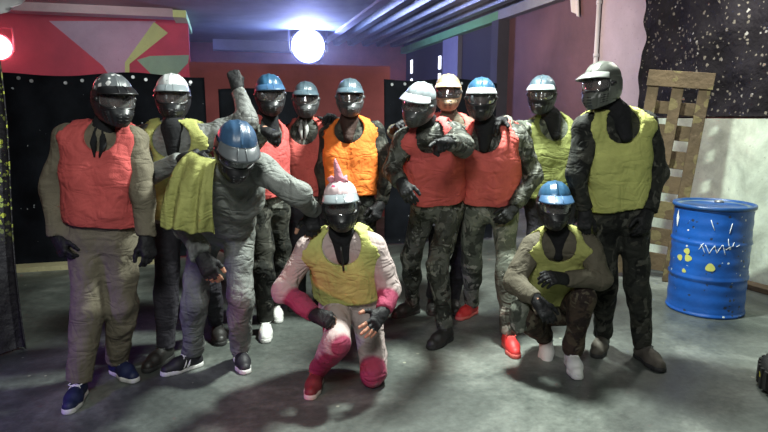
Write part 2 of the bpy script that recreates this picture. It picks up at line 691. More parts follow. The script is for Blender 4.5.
def hand_mesh(pose, side, half):
    key = (pose, side, half)
    if key in _hand:
        return _hand[key]
    bends, thumb, spread = POSES[pose]
    sx = 1 if side == 'r' else -1
    g, sk = [], []
    for x, w_ in ((-.026, .0165), (-.009, .017), (.009, .0165), (.026, .0155)):
        g.append((V3(x * .8, .0, 0), V3(x, .084, 0), .019, w_, .02))
    g.append((V3(0, -.055, 0), V3(0, .012, 0), .034, .029, .02))
    g.append((V3(-.02, .01, -.008), V3(-.034, .05, -.01), .02, .017, .02))
    fing = [(-.030, .086, (.043, .026, .022), .0108), (-.010, .092, (.047, .030, .023), .0112),
            (.011, .089, (.043, .028, .022), .0106), (.030, .080, (.034, .021, .02), .0096)]
    for i, (x, y, Ls, r) in enumerate(fing):
        p = V3(x * .98, y - .006, 0)
        ang = 0
        sp = math.radians(spread * (i - 1.5))
        for j in range(3):
            ang += math.radians(bends[i][j])
            d = V3(math.sin(sp) * math.cos(ang), math.cos(sp) * math.cos(ang), -math.sin(ang))
            q = p + d * Ls[j]
            (sk if (half and j >= 1) else g).append((p, q, r * (1 - .05 * j), r * (.95 - .06 * j), .006))
            p = q
        if not half:   # knuckle padding of the glove
            g.append((V3(x, y - .012, .008), V3(x, y + .006, .008), .010, .009, .008))
    tp = V3(-.030, .022, -.008)
    dirs = {'side': [(-.55, .75, -.35), (-.25, .9, -.4), (-.05, .9, -.45)],
            'over': [(-.35, .75, -.6), (.25, .6, -.75), (.8, .35, -.45)],
            'out': [(-.85, .6, -.2), (-.6, .8, -.2), (-.4, .9, -.2)]}[thumb]
    for j, (d, L, r) in enumerate(zip(dirs, (.044, .033, .027), (.0155, .0128, .0115))):
        q = tp + unit(d) * L
        (sk if (half and j == 2) else g).append((tp, q, r, r * .92, .01))
        tp = q
    fl = lambda prims: [(p[0] * [sx, 1, 1], p[1] * [sx, 1, 1], *p[2:]) for p in prims]
    V, F = solid(fl(g + sk), .0042)
    me = bpy.data.meshes.new('glove')
    me.from_pydata(V.tolist(), [], F.tolist())
    me.polygons.foreach_set('use_smooth', [True] * len(F))
    me.materials.append(GLOVE)
    me.materials.append(SKIN)
    if sk:
        ce = V[F].mean(1).astype(np.float32)
        ds = np.min([rcone(ce, *[x for x in p[:4]]) for p in fl(sk)], 0)
        dg = np.min([rcone(ce, *[x for x in p[:4]]) for p in fl(g)], 0)
        me.polygons.foreach_set('material_index', (ds < dg).astype(int).tolist())
    _hand[key] = me
    return me


def frame(y, z_hint, loc):
    y = unit(y)
    z = unit(np.asarray(z_hint, float) - y * np.dot(z_hint, y))
    x = np.cross(y, z)
    return Matrix(((x[0], y[0], z[0], loc[0]), (x[1], y[1], z[1], loc[1]), (x[2], y[2], z[2], loc[2]), (0, 0, 0, 1)))


def shared(name, me, parent, M):
    o = bpy.data.objects.new(name, me)
    C.objects.link(o)
    o.parent = parent
    o.matrix_basis = M
    return o


def setmat(o, *ms):
    for i, m in enumerate(ms):
        o.material_slots[i].link = 'OBJECT'
        o.material_slots[i].material = m


# ------------------------------------------------------------------ shoes
_shoe = {}


def shoe_meshes(kind):
    if kind in _shoe:
        return _shoe[kind]
    hi = kind == 'boot'
    e = .004 if hi else 0
    up = [(V3(0, -.042, .045), V3(0, .09, .042), .036 + e, .042 + e, .03),
          (V3(.004, .09, .036), V3(.004, .155, .031), .043 + e, .036 + e, .03),
          (V3(0, -.03, .06), V3(0, -.018, .19 if hi else .105), .036 + e, .041 + e, .03),
          (V3(0, .0, .085), V3(0, .085, .055), .032 + e, .034 + e, .03)]
    zc = .175 if hi else .10
    V, F = solid(up, .0065, cuts=[lambda P: .018 - P[..., 2], lambda P: P[..., 2] - zc - .12 * np.maximum(-P[..., 1] - .03, 0)], amp=.0015, seed=3)
    u = bpy.data.meshes.new('shoe_upper')
    u.from_pydata(V.tolist(), [], F.tolist())
    sol = [(V3(0, -.042, .014), V3(0, .06, .014), .040 + e, .038 + e, .02), (V3(0, .06, .014), V3(.004, .1, .014), .038 + e, .047 + e, .02),
           (V3(.004, .1, .014), V3(.004, .158, .014), .047 + e, .040 + e, .02)]
    V, F = solid(sol, .006, cuts=[lambda P: np.abs(P[..., 2] - .0155) - .0155])
    V[:, 2] = np.maximum(V[:, 2], 0.0)
    s = bpy.data.meshes.new('sole')
    s.from_pydata(V.tolist(), [], F.tolist())
    b = MB()
    for k in range(4):
        y, z = .038 + .026 * k, .101 - .0125 * k + e
        b.tube([(-.026, y, z - .012), (-.01, y + .006, z), (.012, y + .014, z - .003), (.027, y + .018, z - .016)], .0048, 6)
        b.tube([(.026, y, z - .012), (.01, y + .006, z + .002), (-.012, y + .014, z - .001), (-.027, y + .018, z - .016)], .0048, 6)
    for sx in (-1, 1):
        b.tube([(0, .03, .108), (sx * .02, .024, .116), (sx * .036, .036, .104), (sx * .02, .045, .1), (0, .034, .107)], .0042, 6)
        b.tube([(0, .032, .108), (sx * .022, .05, .1), (sx * .034, .062, .078)], .003, 6)
    l = bpy.data.meshes.new('laces')
    l.from_pydata([tuple(map(float, v)) for v in b.V], [], b.F)
    t = MB()   # three slanted side bands
    for k in range(3):
        for sx in (-1, 1):
            y = .012 + .026 * k
            t.tube([(sx * .0425, y + .03, .032), (sx * .0425, y + .016, .052), (sx * .034, y + .004, .076)], [.0065, .0065, .005], 6)
    st = bpy.data.meshes.new('side_stripes')
    st.from_pydata([tuple(map(float, v)) for v in t.V], [], t.F)
    for me in (u, s, l, st):
        me.polygons.foreach_set('use_smooth', [True] * len(me.polygons))
        me.materials.append(None)
    _shoe[kind] = (u, s, l, st)
    return _shoe[kind]


# ------------------------------------------------------------------ mask helmets
def prof(z):
    zs = [-.17, -.13, -.09, -.045, 0.0, .05, .09]
    a = np.interp(z, zs, [.052, .078, .095, .104, .107, .108, .106])
    f = np.interp(z, zs, [.125, .148, .158, .146, .134, .132, .128])
    b = np.interp(z, zs, [.06, .09, .108, .118, .122, .122, .12])
    return a, f, b


def hp(az, z, off=0.0):
    a, f, b = prof(z)
    c, s = math.cos(az), math.sin(az)
    p = 0.9
    return V3((a + off) * math.copysign(abs(s) ** p, s), ((f if c > 0 else b) + off) * math.copysign(abs(c) ** p, c), z)


D2R = math.radians
_helm = {}


def helm_meshes():
    if _helm:
        return _helm
    def done(name, b):
        me = bpy.data.meshes.new(name)
        me.from_pydata([tuple(map(float, v)) for v in b.V], [], b.F)
        me.polygons.foreach_set('use_smooth', [True] * len(me.polygons))
        me.materials.append(None)
        _helm[name] = me
    b = MB()   # dome with raised ridges
    def dome(u, v):
        az, el = u * 2 * math.pi, D2R(-18 + 107.5 * v)
        r = 1.0
        q = hp(az, .05)
        ce, se = math.cos(max(el, 0)), math.sin(el)
        x, y = q[0] * ce, q[1] * ce
        ridge = .0045 * (math.exp(-((x / .009) ** 2)) + math.exp(-(((abs(x) - .045) / .008) ** 2))) * (1 if el > .25 else 0)
        return V3(x * (1 + ridge * 4), y * (1 + ridge * 2), .052 + (.105 + ridge) * se if el > 0 else .052 + .09 * se)
    b.sheet(dome, 64, 20, .004)
    done('helmet', b)
    b = MB()   # peak
    def vis(u, v):
        az = D2R(-66 + 132 * u)
        q = hp(az, .066, .003)
        ext = .082 * max(math.cos(az * 1.25), 0.02) ** .6 * v
        n = unit(V3(q[0] * .55, q[1], 0))
        return q + n * ext + V3(0, 0, .002 + .016 * math.cos(az) - .02 * v * v - .022 * v)
    b.sheet(vis, 36, 8, .004)
    for k in (-.03, .03):
        b.tube([vis(.5 + k * 2.2, t) + V3(0, 0, .003) for t in (0, .3, .6, .92)], .003, 6)
    done('visor', b)
    b = MB()
    b.sheet(lambda u, v: hp(D2R(-60 + 120 * u), -.047 + .094 * v, .004 + .008 * math.sin(math.pi * v)), 28, 8, .003)
    done('goggle_lens', b)
    b = MB()
    loop = []
    for k in range(49):
        t = 2 * math.pi * k / 48
        cx, cz = math.cos(t), math.sin(t)
        sq = lambda c: math.copysign(abs(c) ** .5, c)
        loop.append(hp(D2R(62 * sq(cx)), .050 * sq(cz), .008))
    b.tube(loop, .0085, 8, caps=False)
    for sx in (-1, 1):   # side hinges
        b.tube([hp(D2R(sx * 66), 0, .004), hp(D2R(sx * 82), 0, .012)], [.02, .016], 10)
    done('goggle_frame', b)
    b = MB()
    def fg(u, v):
        az = D2R(-92 + 184 * u)
        top, bot = -.046, -.165 + .05 * abs(2 * u - 1) ** 2
        z = top + (bot - top) * v
        snout = .018 * math.exp(-(az / .5) ** 2) * math.sin(math.pi * min(1, v * 1.05)) ** 1
        groove = -.006 * (math.exp(-((abs(az) - .62) / .06) ** 2) + math.exp(-((abs(az) - .95) / .06) ** 2)) * (1 if .15 < v < .85 else 0)
        return hp(az, z, .008 + snout + groove)
    b.sheet(fg, 60, 18, .005)
    done('face_guard', b)
    b = MB()   # breathing slots
    for j in range(4):
        v0 = .30 + .15 * j
        for sx in (-1, 1):
            pts = [fg(.5 + sx * t, v0 + .05 * abs(t) * 6) + V3(0, .002, 0) for t in (.02, .055, .09)]
            b.tube(pts, .0042, 6)
        for sx in (-1, 1):
            pts = [fg(.5 + sx * t, v0 - .05) * V3(1.02, 1.01, 1) for t in (.24, .30, .36)]
            b.tube(pts, .0042, 6)
    done('breathing_slots', b)
    for nm, sx in (('ear_guard', 1), ('ear_guard_', -1)):
        b = MB()
        def eg(u, v):
            az = sx * D2R(64 + 62 * u)
            z = .055 - .16 * v
            sh = 1 - .5 * max(0, (u - .45) / .55) ** 2
            z = -.02 + (z + .02) * sh
            return hp(az, z, .007 + .008 * math.sin(math.pi * u) * math.sin(math.pi * v))
        b.sheet(eg, 16, 14, .006)
        for j in range(3):
            b.tube([eg(.35 + .0 * j, .3 + .16 * j), eg(.7, .3 + .16 * j)], .005, 6)
        done(nm, b)
    b = MB()
    b.sheet(lambda u, v: hp(D2R(100 + 160 * u), -.005 + .034 * v, .006), 24, 3, .004)
    done('strap', b)
    return _helm


def add_helmet(parent, M, dome, visor, guard, frame_m=None, mohawk=None):
    H = helm_meshes()
    h = shared('helmet', H['helmet'], parent, M)
    setmat(h, dome)
    for nm, mt in (('visor', visor), ('goggle_lens', LENS), ('goggle_frame', frame_m or BLACK), ('face_guard', guard), ('breathing_slots', BLACK),
                   ('ear_guard', guard), ('ear_guard_', guard), ('strap', STRAPM)):
        o = shared(nm.rstrip('_'), H[nm], h, Matrix.Identity(4))
        setmat(o, mt)
    if mohawk:
        b = MB()
        b.tube([(.0, .02, .14), (.003, .015, .18), (.01, .0, .225), (.018, -.012, .265), (.02, -.014, .295)], [.034, .03, .022, .014, .004], 12)
        b.tube([(-.03, .03, .142), (-.035, .022, .17), (-.05, .01, .185)], [.03, .02, .004], 10)
        b.tube([(.04, -.01, .142), (.06, -.015, .165), (.078, -.03, .16)], [.03, .022, .005], 10)
        b.build('crest', [mohawk], h, True)
    return h


# ------------------------------------------------------------------ a masked person
CHECK = []
_eye = []


def eye_mesh():
    if not _eye:
        b = MB()
        b.lathe([(.001, -.012), (.006, -.0104), (.0104, -.006), (.012, 0), (.0104, .006), (.0066, .010)], 16, 0, Matrix.Rotation(-math.pi / 2, 4, 'X'))
        b.lathe([(.0068, .0095), (.005, .0112), (.0026, .0119)], 16, 1, Matrix.Rotation(-math.pi / 2, 4, 'X'))
        b.lathe([(.0028, .0117), (.001, .0123)], 12, 2, Matrix.Rotation(-math.pi / 2, 4, 'X'))
        me = bpy.data.meshes.new('eye')
        me.from_pydata(b.V, [], b.F)
        for m in (plain('eye_white', (.75, .73, .7), .2), plain('brown_iris', (.09, .045, .02), .2), plain('pupil', (.005, .005, .005), .1)):
            me.materials.append(m)
        me.polygons.foreach_set('material_index', b.M)
        me.polygons.foreach_set('use_smooth', [True] * len(b.F))
        _eye.append(me)
    return _eye[0]


def person(label, head, face, neck, sh, el, wr, hip, kn, an, feet, hands, top, legs=None, bib=None, hood=True,
           helmet=None, shoe=('sneaker', None, None, None), slim=.94, leg_loose=1.0, amp=.017, kneel=None, arm_shift=.03, bib_hem=0.085,
           tint=None, seed=1, collar=None, half=False, bib_drop=0.0, helm_scale=.845, neckd=.03, neckr=.112, scarf=False, pad=None, zipper=None):
    J = {}
    A3 = lambda p: at(*p) if not isinstance(p, np.ndarray) else p
    Hc, Nk = A3(head), A3(neck)
    S = {'r': A3(sh[0]), 'l': A3(sh[1])}
    E = {'r': A3(el[0]), 'l': A3(el[1])}
    W = {'r': A3(wr[0]), 'l': A3(wr[1])}
    Hp = {'r': A3(hip[0]), 'l': A3(hip[1])}
    K = {'r': A3(kn[0]), 'l': A3(kn[1])}
    An = {}
    for s_, p in zip('rl', an):
        An[s_] = p if isinstance(p, np.ndarray) else gnd(*p) + V3(0, 0, .09)
    Pc = (Hp['r'] + Hp['l']) / 2
    nrm = np.linalg.norm
    CHECK.append((label[:28], 'sh %.2f' % nrm(S['r'] - S['l']), 'tor %.2f' % nrm(Nk - Pc), 'hd %.2f' % nrm(Hc - Nk)) + tuple(
        '%s ua %.2f fa %.2f th %.2f sn %.2f' % (s_, nrm(S[s_] - E[s_]), nrm(E[s_] - W[s_]), nrm(Hp[s_] - K[s_]), nrm(K[s_] - An[s_])) for s_ in 'rl')
        + ('hipz %.2f top %.2f' % (Pc[2], Hc[2] + .15),))
    base = (An['r'] + An['l']) / 2
    base[2] = 0
    root = empty('person', base)
    tag(root, label, 'person', 'masked paintball players posing for a group photo')
    lc = lambda p: np.asarray(p, float) - base
    Hc, Nk, Pc = lc(Hc), lc(Nk), lc(Pc)
    for dct in (S, E, W, Hp, K, An):
        for k in dct:
            dct[k] = lc(dct[k])
    lat = unit(S['l'] - S['r'])
    up = unit(Nk - Pc)
    fwd = unit(np.cross(lat, up))
    lat = np.cross(up, fwd)
    latp = unit(Hp['l'] - Hp['r'])
    # head frame
    yw, pt, rl = [D2R(x) for x in face]
    f0 = -F3 * math.cos(yw) + R3 * math.sin(yw)
    f = unit(f0 * math.cos(pt) - Z3 * math.sin(pt))
    xx = unit(np.cross(f, Z3))
    zz = np.cross(xx, f)
    xx, zz = xx * math.cos(rl) + zz * math.sin(rl), zz * math.cos(rl) - xx * math.sin(rl)
    HM = Matrix(((xx[0], f[0], zz[0], Hc[0]), (xx[1], f[1], zz[1], Hc[1]), (xx[2], f[2], zz[2], Hc[2]), (0, 0, 0, 1)))
    hd = lambda x, y, z: Hc + (xx * x + f * y + zz * z) * .9
    g = slim
    Cc, Wc = Pc + (Nk - Pc) * .66, Pc + (Nk - Pc) * .33

    def torso(e, k=.06, low=True):
        out = [(S['r'] + lat * .02 - up * .005, S['l'] - lat * .02 - up * .005, .062 + e, .062 + e, k)]
        for s_, sg in (('r', -1), ('l', 1)):
            out.append((Nk + up * .015, S[s_] - lat * sg * .03 + up * .01, .05 + e * .6, .045 + e, k))
            out.append((Cc + lat * sg * .085 * g + up * .07, Cc + lat * sg * .085 * g - up * .03, .094 * g + e, .10 * g + e, k))
            out.append((Cc + lat * sg * .085 * g - up * .03, Wc + lat * sg * .065 * g, .10 * g + e, .098 * g + e, k))
            out.append((Wc + lat * sg * .065 * g, Pc + latp * sg * .07 * g, .098 * g + e, .108 * g + e, k))
        return out

    def arm(s_, e, cut=None, k=.035):
        out = [(S[s_], E[s_], .056 + e * 1.25, .046 + e * 1.4, k)]
        d = unit(W[s_] - E[s_])
        out.append((E[s_], W[s_] + d * .01, .046 + e * 1.4, .034 + e * 1.1, k, [(W[s_] + d * (cut if cut is not None else 9), d)]))
        return out

    def leg(s_, e, hem=None, k=.035, ll=1.0):
        d = unit(An[s_] - K[s_])
        out = [(Hp[s_], K[s_], .086 + e, .056 * ll + e, k)]
        out.append((K[s_], An[s_], .056 * ll + e, .044 * ll + e, k, [(An[s_] + d * (hem if hem is not None else 9), d)]))
        out.append((K[s_] + (An[s_] - K[s_]) * .12 - 0 * d, K[s_] + (An[s_] - K[s_]) * .4, .054 + e, .05 + e, k))
        return out

    # body: one continuous figure with a modelled face
    hb = [(hd(0, -.03, .032), hd(0, .018, .036), .082, .078, .03), (hd(0, .03, 0), hd(0, .045, -.08), .062, .042, .03),
          (hd(0, -.01, -.06), hd(0, .055, -.095), .055, .03, .03), (hd(0, .088, .004), hd(0, .108, -.034), .010, .015, .012),
          (hd(-.04, .076, .026), hd(.04, .076, .026), .015, .015, .015), (hd(-.082, -.01, .01), hd(-.082, -.015, -.03), .013, .010, .01),
          (hd(.082, -.01, .01), hd(.082, -.015, -.03), .013, .010, .01), (hd(-.02, .086, -.064), hd(.02, .086, -.064), .009, .009, .01),
          (hd(-.016, .084, -.078), hd(.016, .084, -.078), .009, .009, .008), (hd(0, -.03, -.06), Nk + up * .0, .055, .06, .04)]
    hb = [(p[0], p[1], p[2] * .9, p[3] * .9, p[4]) for p in hb[:-1]] + hb[-1:]
    eyes = [hd(-.034, .098, 0), hd(.034, .098, 0)]
    bp = torso(0) + hb
    for s_ in 'rl':
        bp += arm(s_, -.004) + leg(s_, -.004)
    sock = [lambda P, c=c: .017 - np.sqrt(((P - c.astype(np.float32)) ** 2).sum(-1)) for c in eyes]
    Vb, Fb = solid(bp, .0125, cuts=sock)
    body = mesh('body', Vb, Fb, [SKIN], root)
    for c_ in (-.034, .034):
        o = shared('eye', eye_mesh(), root, HM @ Matrix.Translation((c_ * .9, .083 * .9, 0)))
    if hood:
        hp_ = [(p[0], p[1], p[2] + .007, p[3] + .007, p[4]) for p in hb[:3] + hb[9:]]
        c0 = hd(0, .11, .0).astype(np.float32)
        Vh, Fh = solid(hp_ + [(Nk + up * .0, Nk + up * .03 + fwd * .02, .072, .068, .03)] + ([(Nk + up * .02 + fwd * .05, Nk - up * .10 + fwd * .11, .062, .035, .04)] if scarf else []), .011,
                       cuts=[lambda P: .05 - np.sqrt((((P - c0) * 1.0) ** 2).sum(-1))], amp=.004, seed=seed + 5)
        mesh('balaclava', Vh, Fh, [hood if hood is not True else HOOD], root)
    # clothes
    e = .013
    lg = legs or top
    trunk = None if bib is None else (lambda P: .12 + .88 * np.clip((np.abs((P - Cc.astype(np.float32)) @ lat.astype(np.float32)) - .16) / .05 +
                                      np.clip(((Pc + up * .06).astype(np.float32) - P) @ up.astype(np.float32) / .05, 0, 1), 0, 1))
    arms_ = arm('r', e, .0) + arm('l', e, .0)
    legs_ = leg('r', e, -.012, ll=leg_loose) + leg('l', e, -.012, ll=leg_loose)
    ncut = lambda P: .062 - np.sqrt((((P - (Nk + up * .07).astype(np.float32))) ** 2).sum(-1))
    col = [(Nk + up * .01 + fwd * .03, Nk + up * .05 + fwd * .02, .068, .06, .03)]
    if legs is None:
        Vc, Fc = solid(torso(e) + arms_ + legs_ + col, .0115, cuts=[ncut], amp=amp, seed=seed, ampw=trunk)
        o = mesh('coverall', Vc, Fc, [top], root)
        if tint:
            w_ = np.zeros(len(Vc), np.float32)
            for p, q, r in tint(S, E, W, Hp, K, An, Nk, up, fwd):
                w_ = np.maximum(w_, np.clip((r - rcone(Vc.astype(np.float32), p, q, 0, 0)) / .05 + .5, 0, 1))
            o.data.attributes.new('tint', 'FLOAT', 'POINT').data.foreach_set('value', w_)
    else:
        hem = Pc - up * .07
        Vc, Fc = solid(torso(e) + arms_ + col, .0115, cuts=[ncut, lambda P: (hem.astype(np.float32) - P) @ up.astype(np.float32)], amp=amp, seed=seed, ampw=trunk)
        mesh('jacket', Vc, Fc, [top], root)
        wst = Pc + up * .08
        Vc, Fc = solid([(Pc - latp * .07, Pc + latp * .07, .108 * g + .008, .108 * g + .008, .05, [(wst, up)])] + legs_, .0115, amp=amp, seed=seed + 50)
        mesh('trousers', Vc, Fc, [lg], root)
    if collar:
        b = MB()
        for sg in (-1, 1):
            b.tube([Nk + up * .045 + fwd * .068 + lat * sg * .012, Nk - up * .03 + fwd * .098 + lat * sg * .025, Nk - up * .10 + fwd * .115 + lat * sg * .012], [.02, .017, .004], 8)
        b.build('collar', [collar], root, True)
    if bib is not None:
        e2 = .034
        lowp = Pc + up * (.0 - bib_drop)
        bt = torso(e2)
        for sg in (-1, 1):
            bt.append((Cc + lat * sg * .08 * g - up * .02, lowp + latp * sg * .08 * g - up * .06, .10 * g + e2, .10 * g + e2, .05))
        cuts = [lambda P: (lowp + up * bib_hem - P).astype(np.float32) @ up.astype(np.float32)]
        sc, sb = (Nk + fwd * .085 - up * neckd).astype(np.float32), (Nk - fwd * .03 + up * .03).astype(np.float32)
        cuts.append(lambda P: neckr - np.sqrt(((P - sc) ** 2).sum(-1)))
        cuts.append(lambda P: .095 - np.sqrt(((P - sb) ** 2).sum(-1)))
        for s_, sg in (('r', -1), ('l', 1)):
            a_ = S[s_] + lat * sg * arm_shift
            cuts.append(lambda P, a_=a_, b_=E[s_]: -rcone(P, a_ + up * .06, a_ - up * .08, .085, .088))
            cuts.append(lambda P, a_=a_, b_=E[s_]: -rcone(P, a_, b_, .078, .062))
            cuts.append(lambda P, c=E[s_], w_=W[s_]: -rcone(P, c, w_, .07, .055))
        Vv, Fv = solid(bt, .0105, cuts=cuts, amp=.012, seed=seed + 90, squash=(1, 1, .5), kk=(12, 34))
        mesh('bib', Vv, Fv, [bib], root)
    add_helmet(root, HM @ Matrix.Scale(helm_scale, 4), **helmet)
    # gloves
    for s_, (pose, tip, hint) in zip('rl', hands):
        d = lc(A3(tip)) - W[s_]
        shared('glove', hand_mesh(pose, s_, half), root, frame(d, cw(*hint), W[s_] + unit(d) * .022))
    if zipper:
        b = MB()
        b.tube([Nk + up * t + fwd * o for t, o in ((.0, .135), (-.05, .148), (-.10, .152), (-.15, .158))], [.009, .007, .007, .006], 8)
        b.build('zip', zipper, root, True)
    if pad:
        kd = unit(K[pad[0]] - (Hp[pad[0]] + An[pad[0]]) / 2)
        Vk, Fk = solid([(K[pad[0]] + kd * .03 + Z3 * .04, K[pad[0]] + kd * .03 - Z3 * .06, .062, .055, .02)], .008, amp=.004, seed=4)
        mesh('knee_pad', Vk, Fk, [pad[1]], root)
    # shoes
    kind, um, sm, lm = shoe[:4]
    u, so, la, st = shoe_meshes(kind)
    for s_, hdg in zip('rl', feet):
        if isinstance(hdg, tuple):
            y, z = cw(*hdg[0]), cw(*hdg[1])
            loc = An[s_] - unit(z) * .085
        else:
            y, z = -F3 * math.cos(D2R(hdg)) + R3 * math.sin(D2R(hdg)), Z3
            loc = An[s_] * V3(1, 1, 0) + y * .018
        sh_ = shared('shoe', u, root, frame(y, z, loc))
        setmat(sh_, um)
        setmat(shared('sole', so, sh_, Matrix.Identity(4)), sm)
        setmat(shared('laces', la, sh_, Matrix.Identity(4)), lm)
        if len(shoe) > 4:
            setmat(shared('side_stripes', st, sh_, Matrix.Identity(4)), shoe[4])
    return root

# ================================================================== THE HALL
CEIL, RX, LX, BY, NY = 3.45, 5.05, -6.2, 16.0, -3.0


def floor_material():
    m, nt, bs = nodes('floor_paint')
    v = coords(nt)
    big = noise(nt, v, 0.9, 7, 0.62, 0.6)
    r = ramp(nt, [(0.36, (0.04, 0.046, 0.043)), (0.52, (0.095, 0.108, 0.098)), (0.66, (0.23, 0.25, 0.225))])
    nt.links.new(big, r.inputs[0])
    fine = noise(nt, v, 22, 6, 0.7)
    r2 = ramp(nt, [(0.35, (0.72, 0.72, 0.72)), (0.7, (1.2, 1.2, 1.2))])
    nt.links.new(fine, r2.inputs[0])
    mu = N(nt, 'ShaderNodeMix', data_type='RGBA', blend_type='MULTIPLY')
    mu.inputs[0].default_value = 1
    nt.links.new(r.outputs[0], mu.inputs[6])
    nt.links.new(r2.outputs[0], mu.inputs[7])
    out = mu.outputs[2]
    vo = N(nt, 'ShaderNodeTexVoronoi')     # chips and dried paint specks
    vo.inputs['Scale'].default_value = 9
    nt.links.new(v, vo.inputs['Vector'])
    sep = N(nt, 'ShaderNodeSeparateColor')
    nt.links.new(vo.outputs['Color'], sep.inputs[0])
    a = N(nt, 'ShaderNodeMath', operation='MULTIPLY')
    nt.links.new(sep.outputs[1], a.inputs[0])
    a.inputs[1].default_value = 0.11
    lt = N(nt, 'ShaderNodeMath', operation='LESS_THAN')
    nt.links.new(vo.outputs['Distance'], lt.inputs[0])
    nt.links.new(a.outputs[0], lt.inputs[1])
    gt = N(nt, 'ShaderNodeMath', operation='GREATER_THAN')
    nt.links.new(sep.outputs[0], gt.inputs[0])
    gt.inputs[1].default_value = 0.72
    m2 = N(nt, 'ShaderNodeMath', operation='MULTIPLY')
    nt.links.new(lt.outputs[0], m2.inputs[0])
    nt.links.new(gt.outputs[0], m2.inputs[1])
    out = mixc(nt, m2.outputs[0], out, (0.33, 0.34, 0.27))
    nt.links.new(out, bs.inputs['Base Color'])
    rr = ramp(nt, [(0.35, (0.32,) * 3), (0.65, (0.62,) * 3)])
    nt.links.new(noise(nt, v, 1.3, 5), rr.inputs[0])
    nt.links.new(rr.outputs[0], bs.inputs['Roughness'])
    bump(nt, bs, noise(nt, v, 35, 6, 0.7), 0.25, 0.01)
    return m


def wallmat(name, col, var=0.35, sc=1.2, rough=0.8):
    m, nt, bs = nodes(name)
    bs.inputs['Roughness'].default_value = rough
    v = coords(nt)
    n = noise(nt, v, sc, 7, 0.65, 0.3)
    r = ramp(nt, [(0.3, tuple(c * (1 - var) for c in col)), (0.7, tuple(min(1, c * (1 + var)) for c in col))])
    nt.links.new(n, r.inputs[0])
    n2 = noise(nt, v, 30, 5, 0.7)
    nt.links.new(mixc(nt, thresh(nt, n2, 0.62, 0.72), r.outputs[0], tuple(c * 0.45 for c in col)), bs.inputs['Base Color'])
    bump(nt, bs, n2, 0.25, 0.01)
    return m


def slab(name, lo, hi, m):
    b = MB()
    b.box(lo, hi)
    return struct(b.build(name, m))


slab('floor', (LX, NY, -0.1), (RX + .25, BY, 0), floor_material())
CEILM = wallmat('ceiling_concrete', (0.11, 0.14, 0.125), 0.45, 0.8)
slab('ceiling', (LX, NY, CEIL), (2.6, BY, CEIL + .15), CEILM)
slab('wall_left', (LX - .15, NY, 0), (LX, BY, CEIL + .15), wallmat('wall_red', (0.30, 0.05, 0.06)))
slab('wall_back', (LX, BY, 0), (RX + .25, BY + .15, CEIL + .15), wallmat('wall_rust', (0.36, 0.10, 0.09)))
slab('wall_near', (LX, NY - .15, 0), (RX + .25, NY, CEIL + .15), wallmat('wall_grey', (0.12, 0.12, 0.12)))
b = MB()   # corrugated roof over the right bay
W_ = []
x = 2.6
while x < RX + .2:
    W_ += [(x, CEIL + .03), (x + .14, CEIL + .03), (x + .18, CEIL + .15), (x + .36, CEIL + .15)]
    x += .40
W_.append((RX + .25, CEIL + .15))
for (x0, z0), (x1, z1) in zip(W_[:-1], W_[1:]):
    i = len(b.V)
    b.V += [(x0, NY, z0), (x1, NY, z1), (x1, BY, z1), (x0, BY, z0), (x0, NY, z0 + .02), (x1, NY, z1 + .02), (x1, BY, z1 + .02), (x0, BY, z0 + .02)]
    b.F += [(i, i + 1, i + 2, i + 3), (i + 7, i + 6, i + 5, i + 4)]
    b.M += [0, 0]
struct(b.build('ceiling_corrugated', plain('galvanised', (0.11, 0.14, 0.12), 0.45, 0.2, var=0.35)))

# right-hand wall: maroon far part, pale near part, then a solid wall coloured as the openings' shade
slab('wall_right', (RX, NY, 0), (RX + .15, 7.17, CEIL + .15), wallmat('wall_pale', (0.42, 0.37, 0.40), 0.25, 0.7))
slab('wall_right_maroon', (RX, 7.17, 0), (RX + .15, 10.0, CEIL + .15), wallmat('wall_maroon', (0.12, 0.062, 0.062), 0.35, 0.8))
slab('wall_right_far', (RX, 10.0, 0), (RX + .15, BY, CEIL + .15), wallmat('opening_shade', (0.009, 0.009, 0.011)))
GREY = wallmat('grey_paint', (0.20, 0.21, 0.23), .2)
BEAMM = wallmat('beam_grey', (0.26, 0.29, 0.27), .2)
slab('trim_1', (RX - .16, NY, CEIL - .14), (RX - .001, 10.0, CEIL + .02), BEAMM)
slab('trim_2', (RX - .16, 10.0, CEIL - .14), (RX - .001, BY, CEIL + .02), wallmat('beam_green', (0.14, 0.42, 0.12), .2))
slab('pillar', (RX - .22, 9.85, 0), (RX - .001, 10.12, CEIL - .15), wallmat('post_dark', (0.03, 0.03, 0.034)))
slab('pillar', (RX - .10, 12.0, 0), (RX - .001, 12.9, CEIL - .15), GREY)
GLOWW = plain('daylight_slit', (0.8, 0.85, 1.0), 0.5, emit=3.0)
for i, (y0, z0, z1) in enumerate(((13.25, 2.35, 2.6), (13.25, 2.7, 3.0), (15.4, 2.35, 2.6), (15.4, 2.75, 3.1))):
    b = MB()
    b.box((RX - .02, y0, z0), (RX - .001, y0 + .14, z1))
    o = struct(b.build('window_%d' % (i + 1), GLOWW))

# ceiling beams and the painted partition at the back left
MURAL_Y = 11.9
MUR = [wallmat('mural_red', (0.36, 0.045, 0.06), .35, .8), wallmat('mural_lavender', (0.34, 0.33, 0.40), .15, 1.5),
       wallmat('mural_lime', (0.36, 0.62, 0.20), .15, 1.5), wallmat('mural_green', (0.16, 0.42, 0.24), .2, 1.5)]
b = MB()
xe = on_y(190, 60, MURAL_Y)[0]
b.box((LX, MURAL_Y, 0), (xe, MURAL_Y + .15, CEIL), 0)


def painted(poly, mi, lift):
    pts = [on_y(px, py, MURAL_Y) for px, py in poly]
    V = [(p[0], MURAL_Y - lift, p[2]) for p in pts] + [(p[0], MURAL_Y, p[2]) for p in pts]
    n = len(pts)
    b.add(V, [tuple(range(n))] + [(i, (i + 1) % n, n + (i + 1) % n, n + i) for i in range(n)], mi)


